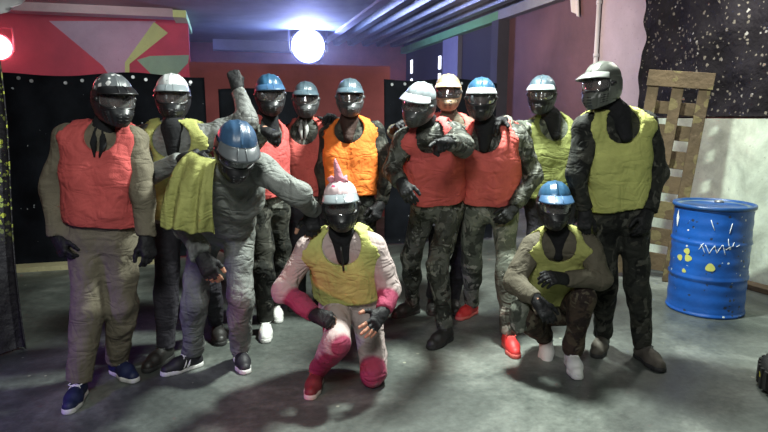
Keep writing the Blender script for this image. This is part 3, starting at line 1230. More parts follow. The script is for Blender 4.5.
painted([(49, 21), (156, 21), (127, 64), (126, 80), (112, 80), (103, 66)], 1, .004)
painted([(154, 22), (168, 33), (129.5, 64), (129.5, 80), (125, 80), (125, 62.5)], 2, .006)
painted([(137, 60), (150, 56), (189, 55), (188, 63), (172, 80), (157, 80)], 3, .004)
struct(b.build('wall_mural', MUR))
p0, p1 = on_y(8, 9, 11.2), on_y(173, 17, 11.2)
slab('trim_3', (LX, 11.2, p1[2]), (p1[0], 11.55, CEIL), BEAMM)
b = MB()
xg = p1[0]
b.box((xg, 11.2, p1[2]), (xg + .22, 13.4, CEIL - .02))
struct(b.build('trim_4', MUR[2]))
pz = on_y(240, 50, 15.2)
slab('trim_5', (xe + .4, 15.2, pz[2]), (2.5, 15.6, CEIL), wallmat('beam_pale', (0.35, 0.37, 0.40), .15))
slab('trim_6', (-2.6, 7.6, CEIL - .05), (2.62, 7.85, CEIL), GREY)
slab('trim_7', (2.5, NY, CEIL - .05), (2.66, 15.0, CEIL + .02), GREY)

# pale kerb at the foot of the black sheeting
kx0, kx1 = on_y(20, 268, 6.8)[0], on_y(165, 260, 6.8)[0]
slab('trim_8', (kx0 - .8, 6.62, 0), (kx1, 6.80, .05), wallmat('kerb', (0.42, 0.38, 0.22), .25, 3))

# black sheeting stretched across the hall behind the group
TARP_Y = 6.87
TARP = splat('black_sheeting', (0.006, 0.007, 0.010), (0.40, 0.43, 0.47), 8, .055, .55, .5, .12, .6, second=((0.35, 0.37, 0.4), 16, .06, .8))
EYE = plain('eyelet', (0.7, 0.72, 0.75), 0.35, 0.8)


def sheeting(pa, pb, top0, yy, label, n_eye):
    tx0, tx1 = on_y(pa, 150, yy)[0], on_y(pb, 150, yy)[0]
    b = MB()
    def tarp(u, v):
        x = tx0 + (tx1 - tx0) * u
        top = top0 + .02 * math.sin(x * 5) - .012 * math.sin(x * 2)
        return V3(x, yy + .022 * math.sin(x * 5 + 2 * math.sin(v * 3)) * (1 - .3 * v) + .008 * math.sin(x * 15 + v * 5), .02 + (top - .02) * v)
    b.sheet(tarp, int(24 * (tx1 - tx0)) + 8, 24, .006)
    o = b.build('sheeting', TARP, None, True)
    tag(o, label, 'sheeting', 'black sheeting across the hall')
    for k in range(n_eye):
        p = tarp((k + .5 + .25 * math.sin(k * 3.7)) / n_eye, .972 - .008 * math.sin(k * 5))
        g_ = MB()
        g_.lathe([(.017, -.008), (.019, .0), (.017, .008)], 10, 0, Matrix.Translation(Vector(p) - Vector((0, .012, 0))) @ Matrix.Rotation(math.pi / 2, 4, 'X'))
        g_.build('eyelet', EYE, o)


sheeting(-40, 208, 2.03, TARP_Y, 'black plastic sheeting with eyelets hung behind the khaki coverall and white-topped mask', 11)
sheeting(384, 494, 2.03, TARP_Y, 'black spattered sheeting hung behind the tan mask and the pointing camouflage figure', 8)
sheeting(221, 302, 1.90, TARP_Y + .05, 'short black sheeting hung behind the glossy blue mask', 0)
slab('wall_partition', (on_y(191, 100, 8.9)[0], 8.9, 0), (on_y(390, 100, 8.9)[0], 9.0, 2.36), wallmat('partition_red', (0.30, 0.075, 0.075), .3, 1.0))

# hanging dark drape at the left edge, spattered yellow-green above
DRAPE = splat('left_drape', (0.014, 0.012, 0.018), (0.50, 0.55, 0.07), 22, .2, .15, .7, .8, second=((0.25, 0.30, 0.08), 40, .25, .3), zband=(.75, 1.95))
dp = gnd(20, 352)
b = MB()


def drape(u, v):
    x = -.62 + .64 * u
    bulge = .05 * math.sin(u * 14 + 1.5 * v) + .03 * math.sin(u * 29 - v * 3)
    q = dp + R3 * (x + .04 * v * (u > .5) - .02 * math.sin(v * 9)) + F3 * (.10 + bulge * (1.1 - v) - .1 * u)
    return V3(q[0], q[1], .012 + 3.30 * v)


b.sheet(drape, 40, 60, .008)
o = b.build('drape', DRAPE, None, True, loc=V3(dp[0], dp[1], 0))
tag(o, 'dark drape spattered yellow-green hanging to the floor at the far left edge', 'drape')

# low whitewashed concrete wall on the right
LWM = wallmat('whitewash', (0.47, 0.54, 0.43), 0.42, 3.0)
slab('wall_low', (4.83, NY, 0), (RX - .001, 5.75, 1.575), LWM)

# black spattered netting above the low wall
NET = splat('black_net', (0.012, 0.011, 0.013), (0.27, 0.27, 0.25), 11, .10, .5, .9, .9, .5, second=((0.13, 0.12, 0.10), 24, .2, .5))
b = MB()
ny1 = on_x(641, 60, 4.9)[1]


def net(u, v):
    y = NY + 1.5 + (ny1 - NY - 1.5) * u
    edge = .03 * math.sin(v * 9) + .015 * math.sin(v * 31)
    y += edge * (u > .97)
    x = 4.92 - .05 * (math.sin(y * 6 + v * 4) * .5 + math.sin(y * 13 - v * 9) * .35 + math.sin(v * 23 + y * 3) * .3)
    return V3(x, y, 1.60 + 1.70 * v)


b.sheet(net, 110, 40, .008)
o = b.build('netting', NET, None, True)
tag(o, 'black camouflage netting flecked with pale paint above the whitewashed low wall', 'netting')

# white pipe down the wall joint and a rag near the roof
b = MB()
b.tube([(RX - .03, 7.2, .02), (RX - .03, 7.2, CEIL - .16)], .03, 10)
for z in (.8, 1.6, 2.4, 3.1):
    b.tube([(RX - .03, 7.2, z), (RX - .03, 7.2, z + .05)], .038, 10)
tag(b.build('pipe', plain('white_pipe', (0.65, 0.65, 0.66), 0.5), None, True), 'thin white pipe running down the wall between maroon and pale paint', 'pipe')
rp = on_x(572, -4, RX - .06)
b = MB()
b.sheet(lambda u, v: V3(RX - .03 - .02 * math.sin(u * 9), rp[1] - .12 + .2 * u - .05 * v, rp[2] - .32 * v * (1 - .35 * u)), 10, 10, .006)
tag(b.build('rag', plain('white_rag', (0.6, 0.6, 0.58), .9, bumpy=.3), None, True), 'small white rag hanging high on the maroon wall', 'rag')

# white sheet high at the near left corner
c0 = at(-30, -25, 5.2)
b = MB()
pa, pb, pc_ = at(-40, -30, 5.2), at(27, -2, 5.2), at(-3, 17, 5.2)
b.sheet(lambda u, v: pa + (pb - pa) * u * (1 - v * .5) + (pc_ - pa) * v * (1 - u * .5) + F3 * .03 * math.sin(u * 6 + v * 4), 10, 10, .01)
tag(b.build('ceiling_sheet', plain('white_sheet', (0.75, 0.75, 0.78), .8), None, True), 'corner of a white sheet slung under the ceiling, top left', 'sheet')

# ------------------------------------------------------------------ lamps
def par_lamp(p, aim, size, col, emit, power, label, light_col):
    root = empty('stage_lamp', p)
    tag(root, label, 'lamp')
    q = (Vector(aim) - Vector(p)).to_track_quat('Z', 'Y').to_matrix().to_4x4()
    b = MB()
    b.lathe([(size * .45, -size * 1.5), (size * .7, -size * 1.3), (size * .95, -size * .2), (size * 1.08, 0), (size * 1.08, .03), (size * .98, .03), (size * .95, -.01)], 28, 0, q)
    b.build('housing', BLACK, root, True)
    b = MB()
    b.lathe([(.001, .012), (size * .5, .01), (size * .94, .0), (size * .94, -.005), (.001, -.006)], 28, 0, q)
    b.build('lens', plain('lamp_glow_' + root.name, col, .3, emit=emit), root, True)
    b = MB()
    b.tube([(-size * 1.15, 0, -size * .3), (-size * 1.15, 0, size * 1.5), (size * 1.15, 0, size * 1.5), (size * 1.15, 0, -size * .3)], .015, 6)
    b.tube([(0, 0, size * 1.5), (0, 0, CEIL - p[2] - .005)], .02, 6)
    b.build('bracket', BLACK, root, True)
    l = bpy.data.lights.new('lamp_light', 'POINT')
    l.energy, l.color, l.shadow_soft_size = power, light_col, size * .6
    o = bpy.data.objects.new('lamp_light', l)
    C.objects.link(o)
    o.parent = root
    o.location = q.to_3x3() @ Vector((0, 0, .25))
    return root


par_lamp(at(308, 46, 13.2), (0, 2, 1.0), .36, (0.78, 0.86, 1.0), 45, 500, 'bright blue-white flood lamp hung from the ceiling over the far hall', (0.27, 0.33, 1.0))
par_lamp(at(-2, 47, 8.2), at(60, 90, 3.2), .17, (1.0, 0.25, 0.3), 30, 150, 'red stage lamp at the left edge near the mural', (1.0, 0.07, 0.10))

# thin smoke added in the far hall to give the lamps a halo
hm = bpy.data.materials.new('haze')
hm.use_nodes = True
hm.node_tree.nodes.remove(hm.node_tree.nodes['Principled BSDF'])
vs_ = N(hm.node_tree, 'ShaderNodeVolumeScatter')
vs_.inputs['Color'].default_value = (0.9, 0.9, 1.0, 1)
vs_.inputs['Density'].default_value = 0.013
vs_.inputs['Anisotropy'].default_value = 0.5
hm.node_tree.links.new(vs_.outputs[0], hm.node_tree.nodes['Material Output'].inputs['Volume'])
b = MB()
b.box((LX + .01, 7.1, .01), (RX - .23, BY - .01, CEIL - .15))
o = b.build('halo_haze', hm)
o['kind'] = 'stuff'
o['label'] = 'thin smoke added for the lamp halo in the far end of the hall'
o['category'] = 'haze'

# ------------------------------------------------------------------ blue drum
dc = gnd(704, 308)
drum = empty('oil_drum', (dc[0], dc[1], 0))
tag(drum, 'dented blue steel oil drum with yellow paint spots beside the pallet', 'drum')
R_, H_ = .292, .90
BLUE = splat('blue_paint', (0.008, 0.075, 0.33), (0.55, 0.58, 0.55), 26, .11, .86, .38, .15, .25, second=((0.02, 0.03, 0.06), 30, .2, .85))
pr = [(R_ - .012, .004), (R_ - .002, .0), (R_ + .006, .012), (R_ + .004, .024), (R_ - .003, .03)]
for z in np.linspace(.04, H_ - .04, 60):
    e = sum(.014 * math.exp(-((z - c) / .012) ** 2) for c in (.31, .60)) + .002 * math.sin(z * 60)
    pr.append((R_ - .003 + e, z))
b = MB()
b.lathe(pr + [(R_ - .003, H_ - .03), (R_ - .004, H_ - .02)], 72)
b.build('body', BLUE, drum, True)
b = MB()
b.lathe([(R_ - .01, H_ - .035), (R_ + .012, H_ - .028), (R_ + .015, H_ - .012), (R_ + .012, H_), (R_ - .004, H_ + .002), (R_ - .012, H_ - .006), (R_ - .014, H_ - .018)], 72)
b.build('rim', plain('blue_rim', (0.012, 0.06, 0.20), .35, var=.3), drum, True)
b = MB()
b.lathe([(R_ - .012, H_ - .03), (R_ - .012, H_ - .016), (R_ - .05, H_ - .013), (R_ - .06, H_ - .02), (.001, H_ - .02)], 64)
ld = b.build('lid', plain('dull_lid', (0.10, 0.15, 0.19), .5, .2, var=.5), drum, True)
b = MB()
b.lathe([(.035, H_ - .022), (.035, H_ - .004), (.028, H_), (.001, H_)], 16, 0, Matrix.Translation((.15, .1, 0)))
b.build('bung', plain('bung_steel', (0.3, 0.32, 0.33), .4, .8), ld, True)
toward = unit(V3(-dc[0], -dc[1], 0))
side = V3(-toward[1], toward[0], 0)


def on_drum(ang, z, off=.004):
    th = D2R(ang)
    zz_ = sum(.014 * math.exp(-((z - c) / .012) ** 2) for c in (.31, .60))
    return (toward * math.cos(th) + side * math.sin(th)) * (R_ - .003 + zz_ + off) + Z3 * z


def drum_blob(ang, z, rx, rz, name, m, n=22):
    b = MB()
    pts = []
    for k in range(n):
        t = 2 * math.pi * k / n
        wv = 1 + .10 * math.sin(3 * t + ang)
        pts.append(on_drum(ang + math.degrees(rx * wv * math.cos(t) / R_), z + rz * wv * math.sin(t)))
    c = on_drum(ang, z)
    b.add([c] + pts, [(0, 1 + k, 1 + (k + 1) % n) for k in range(n)])
    return b.build(name, m, drum)


YEL = plain('yellow_splash', (0.46, 0.46, 0.12), .5)
for a, z, r in ((-33, .525, .026), (-45, .46, .026), (-30, .47, .03), (3, .42, .034), (-35, .36, .018)):
    drum_blob(a, z, r, r * .95, 'paint_spot', YEL)
drum_blob(-58, .775, .02, .075, 'sticker', plain('white_sticker', (0.7, 0.72, 0.72), .6), 4)
b = MB()
for a0, z0, a1, z1 in ((-12, .60, -6, .53), (-6, .60, 0, .53), (0, .535, 6, .60), (6, .60, 10, .54), (10, .54, 16, .61), (17, .61, 22, .53), (22, .57, 28, .60), (-2, .80, 4, .72),
                       (28, .78, 25, .70), (24, .66, 26, .59), (30, .60, 34, .63), (-15, .555, -9, .61), (36, .60, 42, .61)):
    b.tube([on_drum(a0 + (a1 - a0) * t, z0 + (z1 - z0) * t, .002) for t in (0, .33, .66, 1)], .003, 5)
b.build('scrawl', plain('white_scrawl', (0.7, 0.74, 0.76), .6), drum, True)

# ------------------------------------------------------------------ wooden pallet standing behind the drum
WOOD = splat('pallet_wood', (0.09, 0.062, 0.032), (0.13, 0.105, 0.045), 9, .3, .5, .85, .5, .35, second=((0.10, 0.07, 0.04), 25, .15, .7))
pl_c = at(646, 240, 5.6)
pal = empty('pallet', (pl_c[0], pl_c[1], 0))
tag(pal, 'tall weathered wooden pallet leaning upright behind the blue drum', 'pallet')
pf = unit(V3(-pl_c[0], -pl_c[1], 0))
pr_ = np.cross(Z3, pf)     # to the right as seen from the front
tilt, lean = D2R(5.5), D2R(-3)
pu = unit(Z3 * math.cos(lean) - pf * math.sin(-lean) + pr_ * math.tan(tilt))
pfn = unit(np.cross(pr_, pu))
prr = np.cross(pu, pfn)
PM = Matrix(((prr[0], pfn[0], pu[0], 0), (prr[1], pfn[1], pu[1], 0), (prr[2], pfn[2], pu[2], .02), (0, 0, 0, 1)))
PW, PH = .54, 2.0
for x in (-PW / 2, -.055, PW / 2 - .10):
    b = MB()
    b.box((x, -.05, .0 if x != -.055 else 1.12), (x + .10, .045, PH - .005))
    o = b.build('stringer', WOOD, pal)
    o.matrix_basis = PM
    bevel(o, .006)
for z, hgt, back in ((1.85, .15, 0), (1.61, .12, 1), (1.36, .145, 1), (1.10, .17, 1), (.85, .17, 1), (.60, .17, 1), (.34, .17, 1), (.08, .17, 1)):
    b = MB()
    y0 = .047 if not back else -.02
    jj = random.uniform(-.008, .008)
    if back:
        b.box((-PW / 2 + .02, -.076, z + jj), (PW / 2 - .02, -.052, z + hgt + jj))
    else:
        b.box((-PW / 2 - .012, .047, z), (PW / 2 + .012, .069, z + hgt))
    o = b.build('board', WOOD, pal)
    o.matrix_basis = PM
    bevel(o, .004)

# plank at the foot of the low wall and a tyre at the right edge
p = gnd(762, 276)
b = MB()
b.box((-.07, -.55, 0), (.07, .45, .05))
o = b.build('plank', WOOD, None, loc=None)
o.location = (min(p[0], 4.70), p[1], .001)
o.rotation_euler = (0, 0, .12)
bevel(o)
tag(o, 'short dirty plank lying at the foot of the whitewashed wall', 'plank')
tp_ = gnd(823, 398)
tyre = empty('tyre', (tp_[0], tp_[1], 0))
tag(tyre, 'dark tyre with yellow paint lying at the right edge of the floor', 'tyre')
TY = splat('tyre_rubber', (0.014, 0.014, 0.014), (0.45, 0.40, 0.04), 12, .22, .6, .75, .3, .4)
b = MB()
prf = [(.19, .03), (.2, .01), (.24, 0), (.29, .005), (.315, .03), (.322, .09), (.315, .15), (.29, .178), (.24, .183), (.2, .172), (.19, .15), (.205, .09), (.19, .03)]
b.lathe(prf, 48)
b.F = b.F[:-2]
b.M = b.M[:-2]
b.build('carcass', TY, tyre, True)
for k in range(36):
    th = 2 * math.pi * k / 36
    b = MB()
    b.box((.312, -.018, .035), (.330, .012, .145), 0, Matrix.Rotation(th, 4, 'Z'))
    if k == 0:
        tb = MB()
    tb.V += [v for v in b.V]
    tb.F += [tuple(i + 8 * k for i in f) for f in b.F]
    tb.M += b.M
tb.build('tread', TY, tyre)

# ================================================================== PEOPLE
RED = cloth('red_bib', (0.51, 0.092, 0.088), .2, .8, .45)
RED2 = cloth('scarlet_bib', (0.54, 0.105, 0.092), .2, .8, .45)
ORG = cloth('orange_bib', (0.70, 0.17, 0.03), .18, .8, .45)
YLW = cloth('yellow_bib', (0.34, 0.35, 0.115), .2, .8, .45)
YLW2 = cloth('bright_yellow_bib', (0.45, 0.465, 0.15), .2, .8, .45)
OLV = cloth('dull_yellow_bib', (0.1610, 0.1785, 0.0560), .2, .8, .45)
KHAKI = cloth('khaki_coverall', (0.1544, 0.1357, 0.0983), .2, .85, .5)
GREYC = cloth('grey_coverall', (0.1775, 0.1879, 0.1775), .25, .65, .7, stain=((0.0522, 0.0522, 0.0522), .55, .7, 5))
SLATE = cloth('slate_jacket', (0.1615, 0.1658, 0.1615), .3, .5, .8)
DKTRS = cloth('dark_trousers', (0.032, 0.03, 0.038), .3, .85, .5)
TAUPE = cloth('taupe_jacket', (0.1040, 0.0920, 0.0680), .25, .85, .55)
CAMG = camo('grey_green_camouflage', [(0.0360, 0.0382, 0.0324), (0.0864, 0.0900, 0.0792), (0.0158, 0.0173, 0.0144), (0.1584, 0.1620, 0.1440)], 9, .6, .6)
CAMD = camo('dark_camouflage', [(0.0189, 0.0203, 0.0175), (0.0371, 0.0371, 0.0304), (0.0081, 0.0088, 0.0081), (0.0675, 0.0675, 0.0574)], 8)
CAMB = camo('brown_camouflage', [(0.0450, 0.0300, 0.0225), (0.0750, 0.0562, 0.0375), (0.0225, 0.0150, 0.0135), (0.0975, 0.0825, 0.0600)], 9)
CAML = camo('pale_camouflage', [(0.0900, 0.0990, 0.0810), (0.1710, 0.1800, 0.1484), (0.0450, 0.0496, 0.0406), (0.2520, 0.2520, 0.2160)], 7)
PINK = tinted('pink_coverall', (0.40, 0.325, 0.315), (0.27, 0.045, 0.09))

whsp = splat('grey_shell_white_spatter', (0.10, 0.11, 0.12), (0.75, 0.75, 0.75), 26, .2, .25, .4, .1, .2)
whit = splat('white_shell', (0.55, 0.57, 0.58), (0.12, 0.13, 0.14), 24, .14, .6, .4, .1, .2)
blu = plain('blue_shell', (0.035, 0.085, 0.17), .38, var=.35, bumpy=.1)
blu2 = plain('bright_blue_shell', (0.03, 0.09, 0.17), .3, var=.45, bumpy=.1)
stl = plain('steel_blue_shell', (0.06, 0.088, 0.11), .32, var=.4, bumpy=.1)
pgr = plain('pale_grey_shell', (0.24, 0.275, 0.295), .35, var=.3, bumpy=.1)
tan = plain('tan_shell', (0.30, 0.22, 0.14), .5, var=.4, bumpy=.2)
olg = plain('olive_grey_shell', (0.085, 0.09, 0.08), .4, var=.25, bumpy=.1)
pnk = splat('pink_white_shell', (0.55, 0.42, 0.44), (0.45, 0.06, 0.14), 16, .2, .55, .5, .15, .2)
GUN = plain('gunmetal_guard', (0.018, 0.019, 0.022), .38, var=.3)
GUNG = plain('grey_guard', (0.05, 0.053, 0.056), .4, var=.3)
WVIS = plain('white_peak', (0.34, 0.365, 0.385), .18)
GVIS = plain('grey_peak', (0.22, 0.25, 0.27), .3)
MHK = cloth('pink_fleece', (0.55, 0.22, 0.27), .25, .9, .5)
navy = plain('navy_mesh_shoe', (0.010, 0.016, 0.06), .6, var=.3, bumpy=.15)
blk = plain('black_mesh_shoe', (0.012, 0.012, 0.016), .6, bumpy=.15)
wht = plain('white_leather_shoe', (0.68, 0.68, 0.66), .5, var=.1)
redsh = plain('red_shoe', (0.55, 0.03, 0.03), .55, var=.15)
dred = plain('dark_red_shoe', (0.16, 0.02, 0.025), .6, var=.2)
boot = plain('black_boot', (0.018, 0.017, 0.016), .5, var=.3, bumpy=.2)
mud = plain('muddy_boot', (0.07, 0.062, 0.05), .7, var=.4, bumpy=.3)
FR = (0, 0.15, 1)   # a hint: back of the hand towards the camera

# A, the tall khaki figure at the left end
person('person in khaki coverall, red bib and navy shoes at the row\'s left end',
       (113, 99, 3.15), (42, 5, 0), (104, 136, 3.2), ((68, 139, 3.2), (134, 141, 3.25)), ((52, 190, 3.22), (143, 192, 3.17)), ((57, 236, 3.15), (146, 235, 3.12)),
       ((87, 236, 3.22), (118, 236, 3.26)), ((88, 312, 3.18), (122, 306, 3.28)), ((80, 397), (118, 374)), (12, 55),
       (('relaxed', (66, 258, 3.1), (-.6, 0, .8)), ('relaxed', (150, 258, 3.08), (.7, 0, .7))), KHAKI, None, RED, True,
       dict(dome=whsp, visor=BLACK, guard=GUN), ('sneaker', navy, RUBBER, LACE), leg_loose=1.28, seed=1, collar=HOOD, arm_shift=.05, neckd=-.01, neckr=.085)

# B, behind: hand on the stooping one's shoulder, other fist raised
person('person with white-topped mask and grey jacket raising a fist behind the stooping one',
       (173, 96, 3.62), (14, 4, 0), (174, 131, 3.56), ((144, 138, 3.54), (205, 138, 3.6)), ((137, 182, 3.37), (247, 121, 3.64)), ((181, 160, 3.24), (238, 90, 3.72)),
       ((168, 224, 3.72), (196, 224, 3.74)), ((166, 296, 3.64), (209, 286, 3.84)), ((166, 360), (217, 336)), (-15, 25),
       (('grip', (208, 147, 3.14), (.2, 1, .45)), ('fist', (233, 72, 3.74), (.3, .0, 1))), SLATE, DKTRS, YLW, True,
       dict(dome=whit, visor=GVIS, guard=GUN), ('boot', boot, DARKRUB, DLACE), seed=2, scarf=True)

# C, stooping in grey, hand on the kneeling one's shoulder
pC = person('person in grey coverall and blue mask stooping forward, black shoes with white stripes',
       (236, 147, 2.85), (22, 32, 6), (232, 168, 3.02), ((203, 172, 3.1), (264, 171, 3.02)), ((184, 222, 3.1), (300, 194, 3.0)), ((201, 254, 2.98), (311, 209, 3.2)),
       ((206, 230, 3.50), (238, 230, 3.50)), ((194, 301, 3.38), (241, 298, 3.38)), ((194, 367), (240, 362)), (-48, 25),
       (('relaxed', (211, 276, 2.92), (.1, .3, 1)), ('grip', (314, 230, 3.17), (.3, .5, .8))), GREYC, None, None, True,
       dict(dome=blu, visor=plain('slate_peak', (.09,.10,.11), .3), guard=BLACK), ('sneaker', blk, RUBBER, LACE, LACE), seed=3, half=True, leg_loose=1.1)

# D, blue mask, fist across the chest, white shoes
person('person with glossy blue mask, red bib and white shoes, holding out a fist',
       (270, 94, 4.05), (14, 5, -3), (264, 124, 4.14), ((243, 131, 4.0), (277, 134, 4.3)), ((242, 152, 3.84), (281, 172, 4.38)), ((264, 131, 3.72), (279, 203, 4.36)),
       ((257, 206, 4.15), (276, 206, 4.24)), ((264, 266, 4.05), (282, 264, 4.3)), ((266, 333), (275, 315)), (12, 20),
       (('fist', (283, 138, 3.62), (.35, .8, .5)), ('relaxed', (279, 221, 4.34), (.6, 0, .8))), CAMG, CAMD, RED, True,
       dict(dome=blu2, visor=blu, guard=GUN), ('sneaker', wht, RUBBER, LACE), seed=4, slim=.80, scarf=True)

# E, dark blue mask, behind
person('person with dark ridged mask and pale collar, plain red bib, left of the orange bib',
       (306, 99, 4.60), (6, 3, 0), (306, 126, 4.66), ((288, 134, 4.68), (327, 133, 4.66)), ((286, 170, 4.76), (345, 144, 4.80)), ((291, 202, 4.72), (335, 122, 4.66)),
       ((298, 204, 4.68), (318, 204, 4.68)), ((299, 253, 4.7), (318, 253, 4.7)), ((299, 304), (319, 304)), (-8, 12),
       (('relaxed', (292, 220, 4.68), (-.5, 0, .8)), ('grip', (328, 112, 4.5), (0, 1, .4))), CAMG, DKTRS, RED2, False,
       dict(dome=stl, visor=stl, guard=GUNG, frame_m=GUNG), ('boot', boot, DARKRUB, DLACE), seed=5, collar=plain('pale_collar', (.35, .35, .34), .9))

# F, orange bib
person('person in bright orange bib standing behind the kneeling pink figure',
       (350, 97, 4.36), (4, 3, 0), (350, 125, 4.42), ((330, 134, 4.44), (375, 133, 4.42)), ((324, 170, 4.42), (387, 169, 4.36)), ((325, 204, 4.36), (381, 203, 4.25)),
       ((339, 206, 4.38), (364, 206, 4.38)), ((340, 261, 4.36), (367, 261, 4.33)), ((340, 316), (368, 316)), (-8, 10),
       (('relaxed', (326, 222, 4.30), (-.5, 0, .8)), ('relaxed', (374, 221, 4.18), (.5, 0, .9))), CAMD, CAMD, ORG, cloth('brown_hood', (.035, .02, .017), .3, .8, .4),
       dict(dome=stl, visor=stl, guard=GUNG, frame_m=GUNG), ('boot', boot, DARKRUB, DLACE), seed=6, scarf=True, slim=.9, bib_drop=.0)

# H, behind, tan mask (built before the pair in front of it)
person('person with tan mask half hidden between the pointing one and the blue-capped red bib',
       (448, 92, 4.5), (-6, 2, 0), (449, 120, 4.55), ((427, 128, 4.55), (472, 128, 4.55)), ((403, 143, 4.48), (480, 164, 4.6)), ((394, 131, 4.25), (478, 200, 4.6)),
       ((438, 203, 4.55), (461, 203, 4.55)), ((438, 260, 4.55), (461, 260, 4.55)), ((433, 308), (452, 308)), (-5, 5),
       (('grip', (402, 121, 4.12), (-.3, 1, .4)), ('relaxed', (478, 220, 4.58), (.6, 0, .8))), TAUPE, DKTRS, RED2, False,
       dict(dome=tan, visor=tan, guard=tan, frame_m=GUNG), ('boot', boot, DARKRUB, DLACE), seed=7)

# G, pointing at the camera
person('person in grey camouflage and red bib pointing straight at the viewer',
       (420, 103, 3.8), (-28, 10, 12), (430, 128, 3.96), ((404, 140, 3.94), (455, 134, 3.9)), ((392, 170, 3.92), (463, 146, 3.62)), ((401, 182, 3.7), (448, 142, 3.38)),
       ((424, 207, 4.2), (453, 207, 4.18)), ((411, 260, 4.32), (437, 266, 3.98)), ((413, 313), (446, 341)), (-52, -38),
       (('relaxed', (408, 196, 3.6), (-.2, .2, 1)), ('point', (433, 143, 3.2), (-.2, 1, .3))), CAMG, CAMG, RED, True,
       dict(dome=pgr, visor=WVIS, guard=GUNG, frame_m=GUNG), ('boot', boot, DARKRUB, DLACE), seed=8)

# I, blue cap, red shoes
person('person in red bib and camouflage with bright red shoes, blue mask with white peak',
       (481, 98, 3.92), (-8, 4, 0), (487, 128, 4.0), ((466, 138, 4.16), (517, 136, 4.02)), ((465, 174, 4.34), (534, 176, 4.04)), ((472, 204, 4.26), (515, 207, 3.98)),
       ((476, 209, 4.22), (504, 209, 4.15)), ((471, 262, 4.32), (507, 271, 3.93)), ((472, 314), (508, 347)), (-40, 5),
       (('relaxed', (475, 224, 4.2), (0, 0, 1)), ('relaxed', (503, 220, 3.9), (.2, .3, 1))), CAMG, CAML, RED2, True,
       dict(dome=blu2, visor=WVIS, guard=BLACK), ('sneaker', redsh, plain('red_sole', (.6, .12, .1), .6), plain('red_lace', (.6, .08, .07), .8)), seed=9, scarf=True)

# J, behind
person('person in dull yellow bib and pale jacket standing behind the squatting one',
       (542, 94, 4.3), (-22, 4, 0), (549, 121, 4.36), ((528, 132, 4.34), (572, 132, 4.4)), ((508, 130, 4.14), (582, 168, 4.45)), ((504, 121, 4.02), (578, 203, 4.4)),
       ((538, 206, 4.38), (562, 206, 4.4)), ((538, 266, 4.36), (562, 266, 4.38)), ((537, 318), (563, 318)), (-8, 8),
       (('grip', (493, 121, 3.9), (-.2, 1, .4)), ('relaxed', (578, 222, 4.36), (.6, 0, .8))), CAML, DKTRS, OLV, True,
       dict(dome=stl, visor=pgr, guard=BLACK), ('boot', boot, DARKRUB, DLACE), seed=10, scarf=True)

# K, tall at the right end
person('tall person in yellow bib and dark camouflage, olive mask turned aside, beside the drum',
       (603, 85, 3.45), (-58, 2, -4), (615, 117, 3.5), ((586, 128, 3.48), (644, 124, 3.55)), ((576, 174, 3.46), (657, 172, 3.58)), ((585, 209, 3.48), (648, 211, 3.5)),
       ((604, 217, 3.62), (633, 217, 3.6)), ((605, 287, 3.68), (637, 288, 3.6)), ((602, 348), (642, 359)), (-30, 12),
       (('relaxed', (584, 231, 3.46), (-.3, .1, 1)), ('relaxed', (643, 234, 3.42), (.3, .1, 1))), CAMD, CAMD, YLW2, True,
       dict(dome=olg, visor=plain('sheen_grey_peak', (.20, .21, .2), .2), guard=olg), ('boot', mud, DARKRUB, DLACE), seed=11, slim=.88, scarf=True, collar=None, arm_shift=.035)

# L, squatting on the right
person('person squatting in taupe jacket, brown camouflage trousers and white shoes',
       (554, 203, 3.45), (-6, 6, 0), (557, 233, 3.56), ((533, 247, 3.56), (588, 247, 3.50)), ((514, 283, 3.5), (601, 278, 3.40)), ((536, 299, 3.33), (566, 279, 3.34)),
       ((541, 308, 3.76), (567, 308, 3.76)), ((521, 316, 3.45), (583, 297, 3.39)), (gnd(546, 354) + V3(0, 0, .12), (571, 366)), (((-.1, -.6, .8), (0, .8, .6)), -5),
       (('relaxed', (545, 312, 3.28), (-.2, .5, 1)), ('relaxed', (545, 277, 3.25), (.1, .8, .7))), TAUPE, CAMB, YLW, True,
       dict(dome=blu2, visor=blu, guard=BLACK), ('sneaker', wht, RUBBER, LACE), seed=12, scarf=True, pad=('r', CAML), bib_drop=-.04)

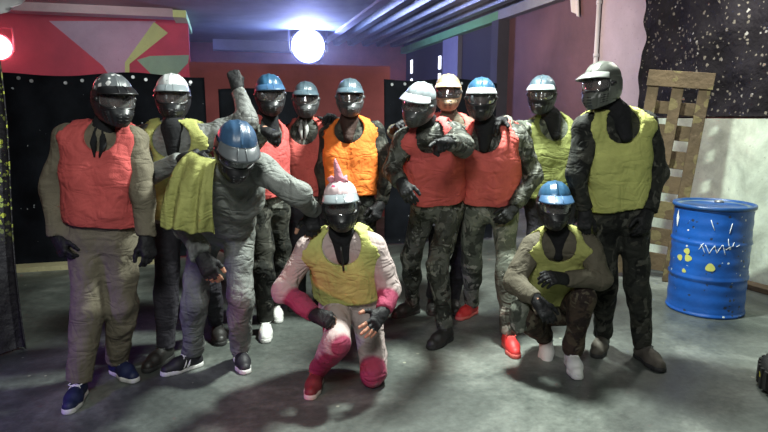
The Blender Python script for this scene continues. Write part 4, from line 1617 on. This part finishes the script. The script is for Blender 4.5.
# M, kneeling in front
kM = gnd(373, 386) + V3(0, 0, .075)
person('person kneeling on one knee in front in stained pink coverall, spiked pink mask, yellow bib',
       (341, 203, 3.2), (4, 4, -3), (342, 234, 3.27), ((307, 251, 3.28), (374, 248, 3.28)), ((284, 290, 3.2), (390, 290, 3.26)), ((313, 314, 3.04), (384, 311, 3.12)),
       ((336, 304, 3.42), (366, 304, 3.42)), ((337, 343, 2.98), kM), ((317, 384), kM + F3 * .40 + R3 * .03 + V3(0, 0, .01)), (-4, ((0, -.85, -.5), (0, -.5, .85))),
       (('fist', (334, 324, 2.96), (-.1, .6, 1)), ('flat', (373, 326, 3.02), (.5, .3, .8))), PINK, None, YLW2, True,
       dict(dome=pnk, visor=GVIS, guard=BLACK, mohawk=MHK), ('sneaker', dred, plain('pale_sole', (.6, .5, .45), .6), plain('red_lace2', (.3, .05, .05), .8)), seed=13, scarf=True, half=True, zipper=plain('zip_black', (.012, .012, .012), .4),
       tint=lambda S, E, W, Hp, K, An, Nk, up, fwd: [(K['r'] + V3(0, 0, -.09), An['r'], .085), (K['r'] - F3 * .05 + R3 * .03, K['r'] - F3 * .06 + R3 * .03, .065),
                                                     (K['l'], K['l'] + V3(0, 0, .05) - F3 * .04, .085), (W['r'], W['r'] + (E['r'] - W['r']) * .55, .075), (W['l'], W['l'] + (E['l'] - W['l']) * .45, .08),  # pink on the right sleeve partly paints in red lamp light
                                                     (Hp['r'] - F3 * .1, K['r'] - (K['r'] - Hp['r']) * .3 - R3 * .06, .06)])

# the stooping one's bib swings loose from the neck and hangs at the shoulder
bz = np.array(pC.location)
q0, q1 = at(193, 151, 3.02) - bz, at(217, 160, 2.95) - bz
r0, r1 = at(161, 226, 2.92) - bz, at(213, 234, 2.86) - bz
b = MB()


def hang(u, v):
    a = q0 + (q1 - q0) * u
    c = r0 + (r1 - r0) * u
    p = a + (c - a) * v
    p = p + Z3 * (.05 * math.sin(math.pi * min(v * 1.6, 1)) * (1 - v))
    depth = .018 * math.sin(u * 15 + 2.2 * v) * (.35 + v) + .012 * math.sin(u * 27 - 2 * v) * v + .05 * math.sin(math.pi * v) + .06 * math.sin(math.pi * u) * (1 - .3 * v)
    if u < .5:
        p = p - R3 * .03 * math.sin(math.pi * v) * (1 - 2 * u)
    return p - F3 * depth - Z3 * .012 * math.sin(u * 13) * v


b.sheet(hang, 40, 40, .006)
b.build('hanging_bib', YLW, pC, True)
for c_ in CHECK:
    print('CHK', *c_)
